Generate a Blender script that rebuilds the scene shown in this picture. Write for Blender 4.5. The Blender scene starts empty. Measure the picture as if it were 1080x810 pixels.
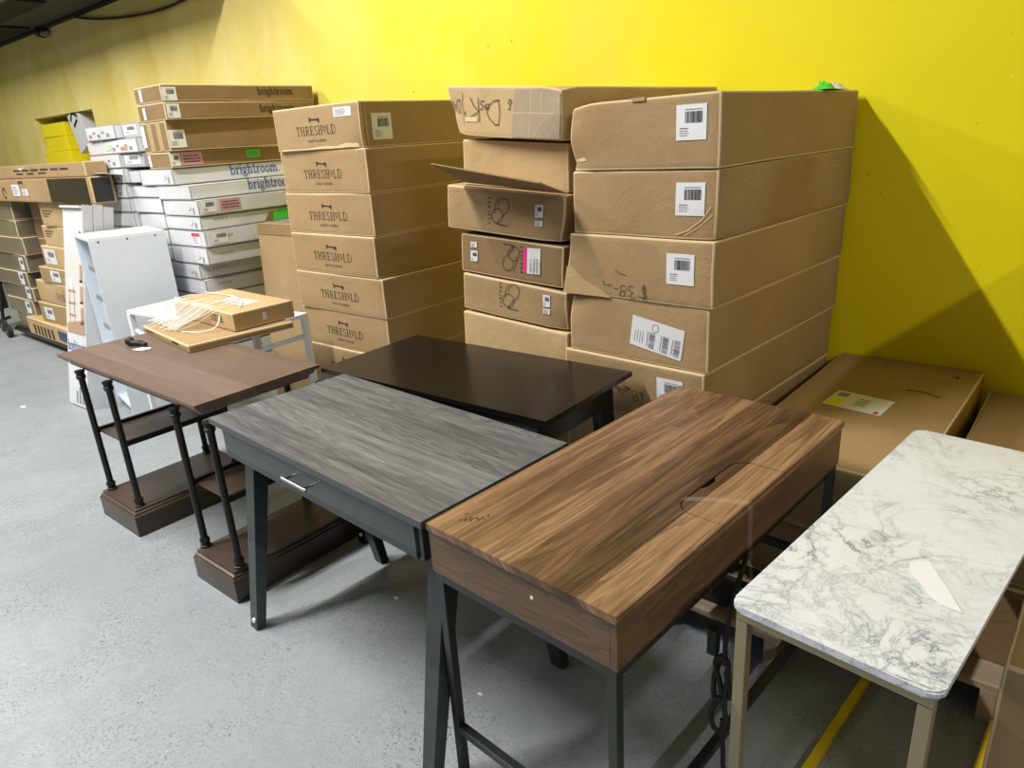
import bpy, bmesh, math, random
from mathutils import Vector, Matrix, noise
random.seed(7)
SC = bpy.context.scene
COL = SC.collection
PI = math.pi

# ------------------------------------------------------------------ camera
cam_d = bpy.data.cameras.new('camera')
cam = bpy.data.objects.new('camera', cam_d)
COL.objects.link(cam)
cam_d.sensor_width = 36.0
cam_d.lens = 741.53 / 1080 * 36.0
cam_d.clip_start = 0.02
PITCH, ROLL, YAW = math.radians(19.5203), math.radians(-3.6763), math.radians(41.1)
c_, s_ = math.cos(PITCH), math.sin(PITCH)
fw = Vector((0, c_, -s_)); up0 = Vector((0, s_, c_)); rt0 = Vector((1, 0, 0))
rt = rt0 * math.cos(ROLL) + up0 * math.sin(ROLL)
up = up0 * math.cos(ROLL) - rt0 * math.sin(ROLL)
Rz = Matrix.Rotation(YAW, 3, 'Z')
fw, rt, up = Rz @ fw, Rz @ rt, Rz @ up
m = Matrix((rt, up, -fw)).transposed().to_4x4()
m.translation = Vector((0, 0, 1.5756))
cam.matrix_world = m
SC.camera = cam

# ------------------------------------------------------------------ light
SC.view_settings.view_transform = 'Standard'
SC.view_settings.look = 'None'
SC.view_settings.gamma = 1.0
SC.view_settings.use_curve_mapping = False
SC.view_settings.exposure = 0.0
w = bpy.data.worlds.new('world'); SC.world = w
w.use_nodes = True
w.node_tree.nodes['Background'].inputs[0].default_value = (0.86, 0.93, 1.0, 1)
w.node_tree.nodes['Background'].inputs[1].default_value = 0.12

def tube_light(name, x, y, z, sx, sy, power, color=(1.0, 0.97, 0.92)):
    d = bpy.data.lights.new(name, 'AREA'); d.shape = 'RECTANGLE'
    d.size = sx; d.size_y = sy; d.energy = power; d.color = color
    o = bpy.data.objects.new(name, d); COL.objects.link(o); o.location = (x, y, z)
    return o
key = tube_light('ceiling_tube', -3.3, -0.4, 4.9, 0.08, 2.4, 385)
key.rotation_euler = (0, 0, math.radians(-3.6))
tube_light('ceiling_tube', -7.4, -0.4, 4.9, 0.12, 2.4, 320)
tube_light('ceiling_tube', 4.4, -0.4, 4.9, 0.12, 2.4, 190)
tube_light('ceiling_tube', -5.5, -4.5, 4.9, 0.12, 2.4, 110)

# ------------------------------------------------------------------ materials
def nmat(name):
    m = bpy.data.materials.new(name); m.use_nodes = True
    nt = m.node_tree
    return m, nt, nt.nodes['Principled BSDF']
def N(nt, t, **kw):
    n = nt.nodes.new(t)
    for k, v in kw.items():
        if k.startswith('i_'):
            n.inputs[int(k[2:]) if k[2:].isdigit() else k[2:].replace('_', ' ')].default_value = v
        else: setattr(n, k, v)
    return n
def L(nt, a, b): nt.links.new(a, b)
def ramp(nt, fac, stops, interp='LINEAR'):
    r = nt.nodes.new('ShaderNodeValToRGB'); r.color_ramp.interpolation = interp
    e = r.color_ramp.elements
    while len(e) < len(stops): e.new(0.5)
    for i, (p, c) in enumerate(stops):
        e[i].position = p
        e[i].color = (c, c, c, 1) if isinstance(c, (int, float)) else (*c, 1)
    L(nt, fac, r.inputs[0]); return r.outputs[0]
def mix(nt, fac, a, b, mode='MIX'):
    n = nt.nodes.new('ShaderNodeMix'); n.data_type = 'RGBA'; n.blend_type = mode
    for s, v in ((n.inputs[0], fac), (n.inputs[6], a), (n.inputs[7], b)):
        if hasattr(v, 'is_linked'): L(nt, v, s)
        elif isinstance(v, (int, float)): s.default_value = v if s.type == 'VALUE' else (v, v, v, 1)
        else: s.default_value = (*v, 1)
    return n.outputs[2]
def math_n(nt, op, a, b=None, c=None):
    n = nt.nodes.new('ShaderNodeMath'); n.operation = op
    for s, v in zip(n.inputs, (a, b, c)):
        if v is None: continue
        if hasattr(v, 'is_linked'): L(nt, v, s)
        else: s.default_value = v
    return n.outputs[0]
def coords(nt, scale=(1, 1, 1), rot=(0, 0, 0), loc=(0, 0, 0), kind='Object'):
    t = nt.nodes.new('ShaderNodeTexCoord'); mp = nt.nodes.new('ShaderNodeMapping')
    mp.inputs['Scale'].default_value = scale; mp.inputs['Rotation'].default_value = rot; mp.inputs['Location'].default_value = loc
    L(nt, t.outputs[kind], mp.inputs[0]); return mp.outputs[0]
def noise_n(nt, vec, scale, detail=4, rough=0.5, dist=0.0):
    n = N(nt, 'ShaderNodeTexNoise'); n.inputs['Scale'].default_value = scale; n.inputs['Detail'].default_value = detail
    n.inputs['Roughness'].default_value = rough; n.inputs['Distortion'].default_value = dist
    L(nt, vec, n.inputs['Vector']); return n.outputs['Fac']
def bump(nt, b, h, strength=0.2, dist=0.002):
    n = nt.nodes.new('ShaderNodeBump'); n.inputs['Strength'].default_value = strength; n.inputs['Distance'].default_value = dist
    L(nt, h, n.inputs['Height']); L(nt, n.outputs[0], b.inputs['Normal'])
def geo_pos(nt):
    g = nt.nodes.new('ShaderNodeNewGeometry'); return g.outputs['Position']

def plain(name, col, rough=0.5, metal=0.0, spec=0.5, var=0.0, nscale=20, transmission=0, alpha=1.0):
    m, nt, b = nmat(name)
    b.inputs['Roughness'].default_value = rough; b.inputs['Metallic'].default_value = metal
    b.inputs['Specular IOR Level'].default_value = spec
    b.inputs['Transmission Weight'].default_value = transmission; b.inputs['Alpha'].default_value = alpha
    f = noise_n(nt, coords(nt), nscale, 5, 0.6)
    k = max(var, 0.04)
    L(nt, mix(nt, f, tuple(x * (1 - k) for x in col), tuple(min(1, x * (1 + k)) for x in col)), b.inputs['Base Color'])
    return m

def kraft(name, c0, c1, rough=0.75, stain=0.25, fl=0.0):
    m, nt, b = nmat(name)
    oi = nt.nodes.new('ShaderNodeObjectInfo')
    v = coords(nt)
    add = nt.nodes.new('ShaderNodeVectorMath'); add.operation = 'ADD'
    sc = nt.nodes.new('ShaderNodeVectorMath'); sc.operation = 'SCALE'; sc.inputs['Scale'].default_value = 13.0
    L(nt, oi.outputs['Location'], sc.inputs[0]); L(nt, v, add.inputs[0]); L(nt, sc.outputs[0], add.inputs[1])
    v = add.outputs[0]
    big = noise_n(nt, v, 2.2, 4, 0.55)
    col = mix(nt, ramp(nt, big, [(0.3, 0.0), (0.7, 1.0)]), c0, c1)
    fib = noise_n(nt, v, 160, 2, 0.5)
    col = mix(nt, math_n(nt, 'MULTIPLY', fib, 0.16), col, tuple(x * 0.5 for x in c0))
    rub = noise_n(nt, v, 9, 5, 0.7)
    col = mix(nt, ramp(nt, rub, [(0.62, 0.0), (0.74, stain)]), col, tuple(min(1, x * 1.45) for x in c1))
    drt = noise_n(nt, v, 5.5, 5, 0.65, 0.6)
    col = mix(nt, ramp(nt, drt, [(0.6, 0.0), (0.8, stain * 1.3)]), col, tuple(x * 0.62 for x in c0))
    L(nt, col, b.inputs['Base Color']); b.inputs['Roughness'].default_value = rough
    b.inputs['Specular IOR Level'].default_value = 0.25
    sp = nt.nodes.new('ShaderNodeSeparateXYZ'); t = nt.nodes.new('ShaderNodeTexCoord'); L(nt, t.outputs['Object'], sp.inputs[0])
    flute = math_n(nt, 'SINE', math_n(nt, 'MULTIPLY', sp.outputs[2], 900.0))
    h = math_n(nt, 'ADD', math_n(nt, 'MULTIPLY', flute, fl), math_n(nt, 'ADD', math_n(nt, 'MULTIPLY', drt, 1.6), math_n(nt, 'MULTIPLY', rub, 0.7)))
    bump(nt, b, h, 0.4, 0.010)
    return m

M = {}
M['kraft'] = kraft('kraft_board', (0.335, 0.222, 0.108), (0.41, 0.282, 0.145))
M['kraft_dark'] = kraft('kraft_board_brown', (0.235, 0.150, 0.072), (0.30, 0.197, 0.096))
M['kraft_light'] = kraft('kraft_board_tan', (0.46, 0.315, 0.155), (0.56, 0.40, 0.215))
M['kraft_ridge'] = kraft('kraft_board_ridged', (0.32, 0.20, 0.10), (0.44, 0.31, 0.175), stain=0.5, fl=0.25)
M['kraft_edge'] = plain('kraft_raw_edge', (0.64, 0.49, 0.29), 0.85, var=0.15, nscale=60)
M['kraft_grey'] = kraft('shrink_wrapped_board', (0.13, 0.12, 0.085), (0.22, 0.19, 0.13), rough=0.3)
M['white_board'] = kraft('white_board', (0.57, 0.58, 0.60), (0.69, 0.70, 0.72), rough=0.5, stain=0.12)
M['white_edge'] = plain('white_board_edge', (0.30, 0.30, 0.30), 0.7, var=0.1, nscale=60)
M['grey_board'] = kraft('grey_board', (0.42, 0.42, 0.43), (0.5, 0.5, 0.51), rough=0.6, stain=0.12)
M['yellow_board'] = plain('yellow_board', (0.88, 0.74, 0.01), 0.5, var=0.06)
M['black_board'] = plain('black_wrap', (0.018, 0.018, 0.017), 0.32, var=0.3, nscale=8)
M['paper'] = plain('label_paper', (0.72, 0.73, 0.76), 0.55)
M['ink'] = plain('black_ink', (0.02, 0.018, 0.016), 0.7)
M['brown_ink'] = plain('brown_ink', (0.05, 0.028, 0.015), 0.7)
M['blue_ink'] = plain('blue_ink', (0.05, 0.10, 0.36), 0.6)
M['grey_ink'] = plain('grey_ink', (0.25, 0.25, 0.26), 0.7)
M['pink'] = plain('pink_sticker', (0.55, 0.28, 0.34), 0.5)
M['magenta'] = plain('magenta_ink', (0.75, 0.03, 0.25), 0.5)
M['green'] = plain('green_sticker', (0.05, 0.62, 0.06), 0.45)
M['red'] = plain('red_ink', (0.6, 0.02, 0.03), 0.5)
M['yellow_ink'] = plain('yellow_ink', (0.75, 0.68, 0.02), 0.5)
M['blue'] = plain('blue_print', (0.1, 0.35, 0.75), 0.5)
M['navy'] = plain('navy_print', (0.04, 0.06, 0.16), 0.5)
M['tape'] = plain('packing_tape', (0.46, 0.33, 0.18), 0.18, var=0.08, spec=0.6)
M['tape_grey'] = plain('clear_tape_patch', (0.40, 0.315, 0.225), 0.2, var=0.12, nscale=14, spec=0.7)
M['black_metal'] = plain('black_metal', (0.012, 0.013, 0.015), 0.38, spec=0.5, var=0.15)
M['iron'] = plain('black_iron_pipe', (0.014, 0.013, 0.013), 0.42, metal=0.3, var=0.3, nscale=40)
M['rubber'] = plain('black_rubber', (0.012, 0.012, 0.012), 0.6)
M['white_metal'] = plain('white_metal', (0.78, 0.80, 0.82), 0.35)
M['white_lam'] = plain('white_laminate', (0.66, 0.72, 0.80), 0.38)
M['hole'] = plain('dark_hole', (0.02, 0.02, 0.02), 0.9)
M['grey_plastic'] = plain('grey_bracket', (0.24, 0.26, 0.28), 0.5)
M['gold'] = plain('champagne_metal', (0.36, 0.30, 0.195), 0.36, metal=0.65, var=0.06)
M['chrome'] = plain('chrome', (0.7, 0.7, 0.7), 0.18, metal=1.0)
M['nylon'] = plain('white_nylon', (0.85, 0.85, 0.82), 0.4)
M['yellow_steel'] = plain('yellow_steel', (0.62, 0.46, 0.01), 0.4, var=0.15)
M['black_lam'] = plain('black_laminate', (0.007, 0.0065, 0.006), 0.24, spec=0.4, var=0.25, nscale=3)
M['wrap'] = plain('clear_wrap', (0.85, 0.85, 0.82), 0.2, alpha=0.30)
M['wrap_fold'] = plain('white_wrap_fold', (0.84, 0.82, 0.76), 0.35)

# walnut planks running along local Y
def wood(name, dark, mid, light, plank_w, axis='Y', gscale=1.0, rough=0.36, contrast=1.0, knots=True, ring=0.26, al=1.5, ac=9.0, nr=9.0, pv=0.5, wf=22.0, ff=160.0):
    m, nt, b = nmat(name)
    t = nt.nodes.new('ShaderNodeTexCoord'); sp = nt.nodes.new('ShaderNodeSeparateXYZ'); L(nt, t.outputs['Object'], sp.inputs[0])
    if axis == 'Y': along, across = sp.outputs[1], math_n(nt, 'ADD', sp.outputs[0], math_n(nt, 'MULTIPLY', sp.outputs[2], 0.9))
    else: along, across = sp.outputs[0], math_n(nt, 'ADD', sp.outputs[1], math_n(nt, 'MULTIPLY', sp.outputs[2], 0.9))
    idx = math_n(nt, 'FLOOR', math_n(nt, 'DIVIDE', across, plank_w))
    wn = nt.nodes.new('ShaderNodeTexWhiteNoise'); wn.noise_dimensions = '1D'; L(nt, idx, wn.inputs['W'])
    rnd = wn.outputs['Value']
    off = math_n(nt, 'MULTIPLY', rnd, 37.0)
    cb = nt.nodes.new('ShaderNodeCombineXYZ')
    L(nt, math_n(nt, 'MULTIPLY', across, ac * gscale), cb.inputs[0]); L(nt, math_n(nt, 'ADD', math_n(nt, 'MULTIPLY', along, al * gscale), off), cb.inputs[1]); L(nt, off, cb.inputs[2])
    base = noise_n(nt, cb.outputs[0], 1.5, 3, 0.5, 0.8)
    rings = math_n(nt, 'FRACT', math_n(nt, 'MULTIPLY', base, nr))
    rings = ramp(nt, rings, [(0.0, 0.0), (0.55, 0.75), (0.85, 1.0), (1.0, 0.0)])
    cb2 = nt.nodes.new('ShaderNodeCombineXYZ')
    L(nt, math_n(nt, 'MULTIPLY', across, ff), cb2.inputs[0]); L(nt, math_n(nt, 'ADD', math_n(nt, 'MULTIPLY', along, 7.0), off), cb2.inputs[1])
    fine = noise_n(nt, cb2.outputs[0], 1.0, 4, 0.65)
    cb3 = nt.nodes.new('ShaderNodeCombineXYZ')
    L(nt, math_n(nt, 'MULTIPLY', across, wf), cb3.inputs[0]); L(nt, math_n(nt, 'ADD', math_n(nt, 'MULTIPLY', along, 1.6), off), cb3.inputs[1])
    wide = noise_n(nt, cb3.outputs[0], 1.0, 3, 0.5)
    f = math_n(nt, 'MULTIPLY', rings, ring if knots else 0.08)
    f = math_n(nt, 'ADD', f, math_n(nt, 'MULTIPLY', fine, 0.55))
    f = math_n(nt, 'ADD', f, math_n(nt, 'MULTIPLY', wide, 0.5))
    f = math_n(nt, 'ADD', f, math_n(nt, 'MULTIPLY', math_n(nt, 'SUBTRACT', rnd, 0.5), pv))
    f = math_n(nt, 'ADD', math_n(nt, 'MULTIPLY', math_n(nt, 'SUBTRACT', f, 0.525 + (ring if knots else 0.08) * 0.55), contrast), 0.5)
    col = ramp(nt, f, [(0.12, dark), (0.5, mid), (0.88, light)])
    L(nt, col, b.inputs['Base Color']); b.inputs['Roughness'].default_value = rough
    b.inputs['Specular IOR Level'].default_value = 0.4
    bump(nt, b, fine, 0.12, 0.001)
    return m
M['walnut'] = wood('walnut_veneer', (0.040, 0.020, 0.012), (0.135, 0.072, 0.038), (0.33, 0.195, 0.105), 0.086, 'Y', ring=0.20, al=0.6, ac=8.0, nr=8.0, pv=0.55, contrast=1.15)
M['walnut_side'] = wood('walnut_veneer_side', (0.060, 0.032, 0.018), (0.118, 0.066, 0.036), (0.19, 0.112, 0.062), 1.2, 'X')
M['walnut_long'] = wood('walnut_veneer_long_side', (0.060, 0.032, 0.018), (0.118, 0.066, 0.036), (0.19, 0.112, 0.062), 1.2, 'Y')
M['grey_oak'] = wood('grey_oak_top', (0.020, 0.021, 0.025), (0.085, 0.088, 0.097), (0.20, 0.203, 0.215), 0.135, 'X', ring=0.14, al=0.5, ac=9.0, nr=18.0, pv=0.25, contrast=1.35, rough=0.5, wf=34.0, ff=260.0)
M['grey_front'] = wood('grey_oak_front', (0.014, 0.018, 0.021), (0.036, 0.045, 0.050), (0.07, 0.082, 0.088), 0.3, 'X', contrast=0.9, knots=False)
M['pipe_top'] = wood('brown_table_top', (0.085, 0.054, 0.041), (0.135, 0.090, 0.070), (0.21, 0.15, 0.12), 0.13, 'X', gscale=0.8, rough=0.42, contrast=0.7, knots=False)
M['pipe_base'] = wood('dark_brown_base', (0.040, 0.025, 0.018), (0.066, 0.044, 0.032), (0.11, 0.075, 0.056), 0.3, 'Y', rough=0.35, contrast=0.6, knots=False)
M['pallet'] = wood('pallet_wood', (0.20, 0.15, 0.10), (0.34, 0.27, 0.19), (0.50, 0.42, 0.32), 0.12, 'X', rough=0.85, contrast=0.8, knots=False)

def marble():
    m, nt, b = nmat('white_marble')
    v = coords(nt, (1, 1, 1), (0, 0, 0.5))
    w1 = noise_n(nt, v, 5, 6, 0.62, 1.6)
    vein = math_n(nt, 'ABSOLUTE', math_n(nt, 'SUBTRACT', w1, 0.5))
    f1 = ramp(nt, vein, [(0.0, 1.0), (0.012, 0.35), (0.05, 0.0)])
    w2 = noise_n(nt, v, 11, 7, 0.68, 1.1)
    v2 = math_n(nt, 'ABSOLUTE', math_n(nt, 'SUBTRACT', w2, 0.47))
    f2 = ramp(nt, v2, [(0.0, 0.8), (0.01, 0.25), (0.04, 0.0)])
    patch = ramp(nt, noise_n(nt, v, 4.2, 3, 0.5), [(0.38, 0.1), (0.62, 1.0)])
    f = math_n(nt, 'MULTIPLY', math_n(nt, 'MAXIMUM', f1, f2), patch)
    cloud = noise_n(nt, v, 3.5, 4, 0.6)
    basec = mix(nt, cloud, (0.55, 0.575, 0.64), (0.71, 0.735, 0.79))
    L(nt, mix(nt, math_n(nt, 'MULTIPLY', f, 0.95), basec, (0.13, 0.14, 0.19)), b.inputs['Base Color'])
    b.inputs['Roughness'].default_value = 0.3
    return m
M['marble'] = marble()

def floor_mat():
    m, nt, b = nmat('painted_concrete')
    v = geo_pos(nt)
    big = noise_n(nt, v, 0.9, 5, 0.6)
    col = mix(nt, ramp(nt, big, [(0.3, 0), (0.7, 1)]), (0.235, 0.27, 0.295), (0.33, 0.36, 0.378))
    med = noise_n(nt, v, 14, 6, 0.75)
    col = mix(nt, ramp(nt, med, [(0.35, 0.35), (0.6, 0.0)]), col, (0.17, 0.19, 0.205))
    sp = noise_n(nt, v, 120, 6, 0.8, 0.8)
    msk = ramp(nt, noise_n(nt, v, 3.5, 4, 0.6), [(0.42, 0.0), (0.62, 1.0)])
    spk = math_n(nt, 'MULTIPLY', ramp(nt, sp, [(0.415, 1.0), (0.46, 0.0)]), math_n(nt, 'ADD', math_n(nt, 'MULTIPLY', msk, 0.7), 0.25))
    col = mix(nt, spk, col, (0.07, 0.08, 0.085))
    chips = noise_n(nt, v, 22, 3, 0.6, 0.3)
    chp = math_n(nt, 'MULTIPLY', ramp(nt, chips, [(0.655, 0.0), (0.675, 1.0)]), msk)
    col = mix(nt, math_n(nt, 'MULTIPLY', chp, 0.8), col, (0.15, 0.16, 0.16))
    wh = noise_n(nt, v, 55, 2, 0.5)
    col = mix(nt, ramp(nt, wh, [(0.74, 0.0), (0.77, 0.8)]), col, (0.6, 0.6, 0.58))
    mp = nt.nodes.new('ShaderNodeMapping'); mp.inputs['Scale'].default_value = (2, 22, 1); mp.inputs['Rotation'].default_value = (0, 0, 0.6); L(nt, v, mp.inputs[0])
    scr = noise_n(nt, mp.outputs[0], 3.0, 3, 0.6, 0.2)
    col = mix(nt, math_n(nt, 'MULTIPLY', ramp(nt, scr, [(0.70, 0.0), (0.73, 0.6)]), msk), col, (0.12, 0.13, 0.14))
    L(nt, col, b.inputs['Base Color'])
    L(nt, ramp(nt, med, [(0.3, 0.55), (0.7, 0.33)]), b.inputs['Roughness'])
    b.inputs['Specular IOR Level'].default_value = 0.5
    bump(nt, b, math_n(nt, 'ADD', med, sp), 0.12, 0.003)
    return m
M['floor'] = floor_mat()

def wall_mat():
    m, nt, b = nmat('yellow_wall_paint')
    v = geo_pos(nt)
    sp = nt.nodes.new('ShaderNodeSeparateXYZ'); L(nt, v, sp.inputs[0])
    n1 = noise_n(nt, v, 1.1, 5, 0.6, 0.4)
    # the yellow blends to a paler, duller tone towards the far left
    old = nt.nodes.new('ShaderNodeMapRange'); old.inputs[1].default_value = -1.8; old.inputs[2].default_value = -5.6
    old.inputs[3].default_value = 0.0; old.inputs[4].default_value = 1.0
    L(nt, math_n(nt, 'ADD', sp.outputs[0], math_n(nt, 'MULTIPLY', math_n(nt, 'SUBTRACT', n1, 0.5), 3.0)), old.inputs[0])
    vivid_yellow = mix(nt, n1, (0.79, 0.69, 0.004), (0.85, 0.75, 0.006))
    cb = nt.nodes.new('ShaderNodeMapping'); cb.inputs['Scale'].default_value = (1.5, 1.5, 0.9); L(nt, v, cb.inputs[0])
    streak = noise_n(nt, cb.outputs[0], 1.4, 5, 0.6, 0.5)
    dull_yellow = mix(nt, ramp(nt, streak, [(0.32, 0.0), (0.7, 1.0)]), (0.66, 0.54, 0.14), (0.77, 0.67, 0.27))
    col = mix(nt, old.outputs[0], vivid_yellow, dull_yellow)
    ch = noise_n(nt, v, 17, 4, 0.7)
    col = mix(nt, ramp(nt, ch, [(0.705, 0.0), (0.72, 0.8)]), col, (0.12, 0.08, 0.02))
    wht = noise_n(nt, v, 13, 2, 0.5)
    col = mix(nt, ramp(nt, wht, [(0.775, 0.0), (0.785, 0.7)]), col, (0.8, 0.78, 0.6))
    L(nt, col, b.inputs['Base Color']); b.inputs['Roughness'].default_value = 0.48
    b.inputs['Specular IOR Level'].default_value = 0.3
    bump(nt, b, noise_n(nt, v, 30, 5, 0.7), 0.1, 0.004)
    return m
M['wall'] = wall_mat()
M['ceiling'] = plain('dark_ceiling', (0.06, 0.056, 0.052), 0.9, var=0.25, nscale=2)
M['ceiling_black'] = plain('black_ceiling_void', (0.008, 0.007, 0.007), 0.9)

# ------------------------------------------------------------------ helpers
def link(name, mesh, parent=None):
    o = bpy.data.objects.new(name, mesh); COL.objects.link(o)
    if parent: o.parent = parent
    return o
CONF = {}
def conform(bm, root):
    w, d, h, seed, amp, crush = CONF[root.name]
    for _ in range(3):
        es = [e for e in bm.edges if e.calc_length() > 0.045]
        if not es: break
        bmesh.ops.subdivide_edges(bm, edges=es, cuts=1, use_grid_fill=True)
    bmesh.ops.triangulate(bm, faces=[f for f in bm.faces if len(f.verts) > 4])
    for v in bm.verts:
        p = v.co
        if -0.013 < p.y < 0: p.y *= 0.28
        elif 0 < p.x < 0.013: p.x *= 0.32
        elif p.z > h: p.z = h - 0.0015 + (p.z - h) * 0.4
        v.co = p + carton_shift(p, w, d, h, seed, amp, crush)
def carton_shift(p, w, d, h, seed, amp, crush):
    n = noise.noise_vector(Vector((p.x * 3.1 + seed * 7.3, p.y * 3.1, p.z * 5 + seed)))
    s = Vector((n.x, n.y, n.z * 0.45)) * amp
    for (cx, cy, cz, rad, dx, dy, dz) in crush:
        r = (p - Vector((cx * -w, cy * d, cz * h))).length
        if r < rad: s += Vector((dx, dy, dz)) * (1 - r / rad) ** 1.5
    return s
def obj(name, bm, mats, parent=None, smooth=False, loc=None, rot=None):
    root = parent
    while root is not None and root.parent is not None: root = root.parent
    if root is not None and root.name in CONF and name not in ('front_flap', 'open_flap', 'packing_tape', 'folded_top'): conform(bm, root)
    me = bpy.data.meshes.new(name)
    bmesh.ops.recalc_face_normals(bm, faces=bm.faces)
    bm.to_mesh(me); bm.free()
    for mm in (mats if isinstance(mats, (list, tuple)) else [mats]): me.materials.append(mm)
    if smooth:
        for p in me.polygons: p.use_smooth = True
        try: me.set_sharp_from_angle(angle=math.radians(40))
        except Exception: pass
    o = link(name, me, parent)
    if loc: o.location = loc
    if rot: o.rotation_euler = rot
    return o
def empty(name, loc=(0, 0, 0), rz=0.0):
    o = bpy.data.objects.new(name, None); COL.objects.link(o); o.location = loc; o.rotation_euler = (0, 0, rz)
    o.empty_display_size = 0.1
    return o
def tag(o, label, cat, group=None):
    o['label'] = label; o['category'] = cat
    if group: o['group'] = group
    return o
def box(bm, x0, x1, y0, y1, z0, z1, mi=0, bev=0.0, mat=None):
    vs = [bm.verts.new((x, y, z)) for x in (x0, x1) for y in (y0, y1) for z in (z0, z1)]
    fs = [(0, 1, 3, 2), (4, 6, 7, 5), (0, 4, 5, 1), (2, 3, 7, 6), (0, 2, 6, 4), (1, 5, 7, 3)]
    faces = [bm.faces.new([vs[i] for i in f]) for f in fs]
    for f in faces: f.material_index = mi
    if mat: bmesh.ops.transform(bm, matrix=mat, verts=vs)
    if bev:
        bmesh.ops.recalc_face_normals(bm, faces=faces)
        es = list({e for f in faces for e in f.edges})
        bmesh.ops.bevel(bm, geom=es, offset=bev, segments=2, affect='EDGES', profile=0.6)
    return vs
def taper(bm, c0, s0, c1, s1, bev=0.0):
    """a bar from centre c0 (size s0) to centre c1 (size s1), cross-sections level"""
    vs = []
    for c, s in ((c0, s0), (c1, s1)):
        for dx, dy in ((-1, -1), (1, -1), (1, 1), (-1, 1)):
            vs.append(bm.verts.new((c[0] + dx * s[0] / 2, c[1] + dy * s[1] / 2, c[2])))
    fs = [bm.faces.new([vs[i] for i in f]) for f in ((0, 1, 2, 3), (7, 6, 5, 4), (0, 4, 5, 1), (1, 5, 6, 2), (2, 6, 7, 3), (3, 7, 4, 0))]
    if bev:
        bmesh.ops.recalc_face_normals(bm, faces=fs)
        bmesh.ops.bevel(bm, geom=list({e for f in fs for e in f.edges}), offset=bev, segments=2, affect='EDGES')
def cyl(bm, p0, p1, r0, r1=None, n=16, mi=0):
    r1 = r0 if r1 is None else r1
    p0, p1 = Vector(p0), Vector(p1); d = (p1 - p0).normalized()
    a = d.orthogonal().normalized(); b = d.cross(a)
    A = [bm.verts.new(p0 + (a * math.cos(2 * PI * i / n) + b * math.sin(2 * PI * i / n)) * r0) for i in range(n)]
    B = [bm.verts.new(p1 + (a * math.cos(2 * PI * i / n) + b * math.sin(2 * PI * i / n)) * r1) for i in range(n)]
    for i in range(n):
        f = bm.faces.new((A[i], A[(i + 1) % n], B[(i + 1) % n], B[i])); f.material_index = mi
    bm.faces.new(A[::-1]).material_index = mi; bm.faces.new(B).material_index = mi
def lathe(bm, prof, c, n=20):
    rows = [[bm.verts.new((c[0] + r * math.cos(2 * PI * i / n), c[1] + r * math.sin(2 * PI * i / n), c[2] + z)) for i in range(n)] for r, z in prof]
    for a, b in zip(rows, rows[1:]):
        for i in range(n): bm.faces.new((a[i], a[(i + 1) % n], b[(i + 1) % n], b[i]))
    bm.faces.new(rows[0][::-1]); bm.faces.new(rows[-1])
def tube(name, pts, r, mat, parent=None, cyclic=False, res=6):
    cu = bpy.data.curves.new(name, 'CURVE'); cu.dimensions = '3D'; cu.bevel_depth = r; cu.bevel_resolution = 3; cu.resolution_u = res
    cu.use_fill_caps = True
    sp = cu.splines.new('BEZIER'); sp.bezier_points.add(len(pts) - 1)
    for bp, p in zip(sp.bezier_points, pts):
        bp.co = p; bp.handle_left_type = bp.handle_right_type = 'AUTO'
    sp.use_cyclic_u = cyclic
    tmp = bpy.data.objects.new('tmp', cu)
    me = bpy.data.meshes.new_from_object(tmp); bpy.data.objects.remove(tmp); bpy.data.curves.remove(cu)
    me.name = name; me.materials.clear(); me.materials.append(mat)
    for p in me.polygons: p.use_smooth = True
    return link(name, me, parent)

# flat marks on a face: mapping (u, v) -> point just off the face
def on_front(x0=0, z0=0, y=-0.0015): return lambda u, v: (x0 + u, y, z0 + v)
def on_right(y0=0, z0=0, x=0.0015): return lambda u, v: (x, y0 + u, z0 + v)
def on_left(y0=0, z0=0, x=-0.0015): return lambda u, v: (x, y0 - u, z0 + v)
def on_top(x0=0, y0=0, z=0.0015): return lambda u, v: (x0 + u, y0 + v, z)
def on_tilt(zb, deg, y): return lambda u, v: (u, y, v - zb + u * math.sin(math.radians(deg)))
def rotd(mp, a, cu, cv):
    ca, sa = math.cos(a), math.sin(a)
    return lambda u, v: mp(cu + (u - cu) * ca - (v - cv) * sa, cv + (u - cu) * sa + (v - cv) * ca)
def face2(bm, mp, pts, mi=0):
    vs = [bm.verts.new(mp(*p)) for p in pts]
    f = bm.faces.new(vs); f.material_index = mi; return f
def ribbon(bm, mp, pts, w, mi=0):
    for (a, b) in zip(pts, pts[1:]):
        dx, dy = b[0] - a[0], b[1] - a[1]; l = math.hypot(dx, dy) or 1e-6
        nx, ny = -dy / l * w / 2, dx / l * w / 2; ex, ey = dx / l * w * 0.3, dy / l * w * 0.3
        face2(bm, mp, [(a[0] - ex + nx, a[1] - ey + ny), (a[0] - ex - nx, a[1] - ey - ny), (b[0] + ex - nx, b[1] + ey - ny), (b[0] + ex + nx, b[1] + ey + ny)], mi)
def arc(cx, cy, rx, ry, a0, a1, n=12):
    return [(cx + rx * math.cos(math.radians(a0 + (a1 - a0) * i / n)), cy + ry * math.sin(math.radians(a0 + (a1 - a0) * i / n))) for i in range(n + 1)]
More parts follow.
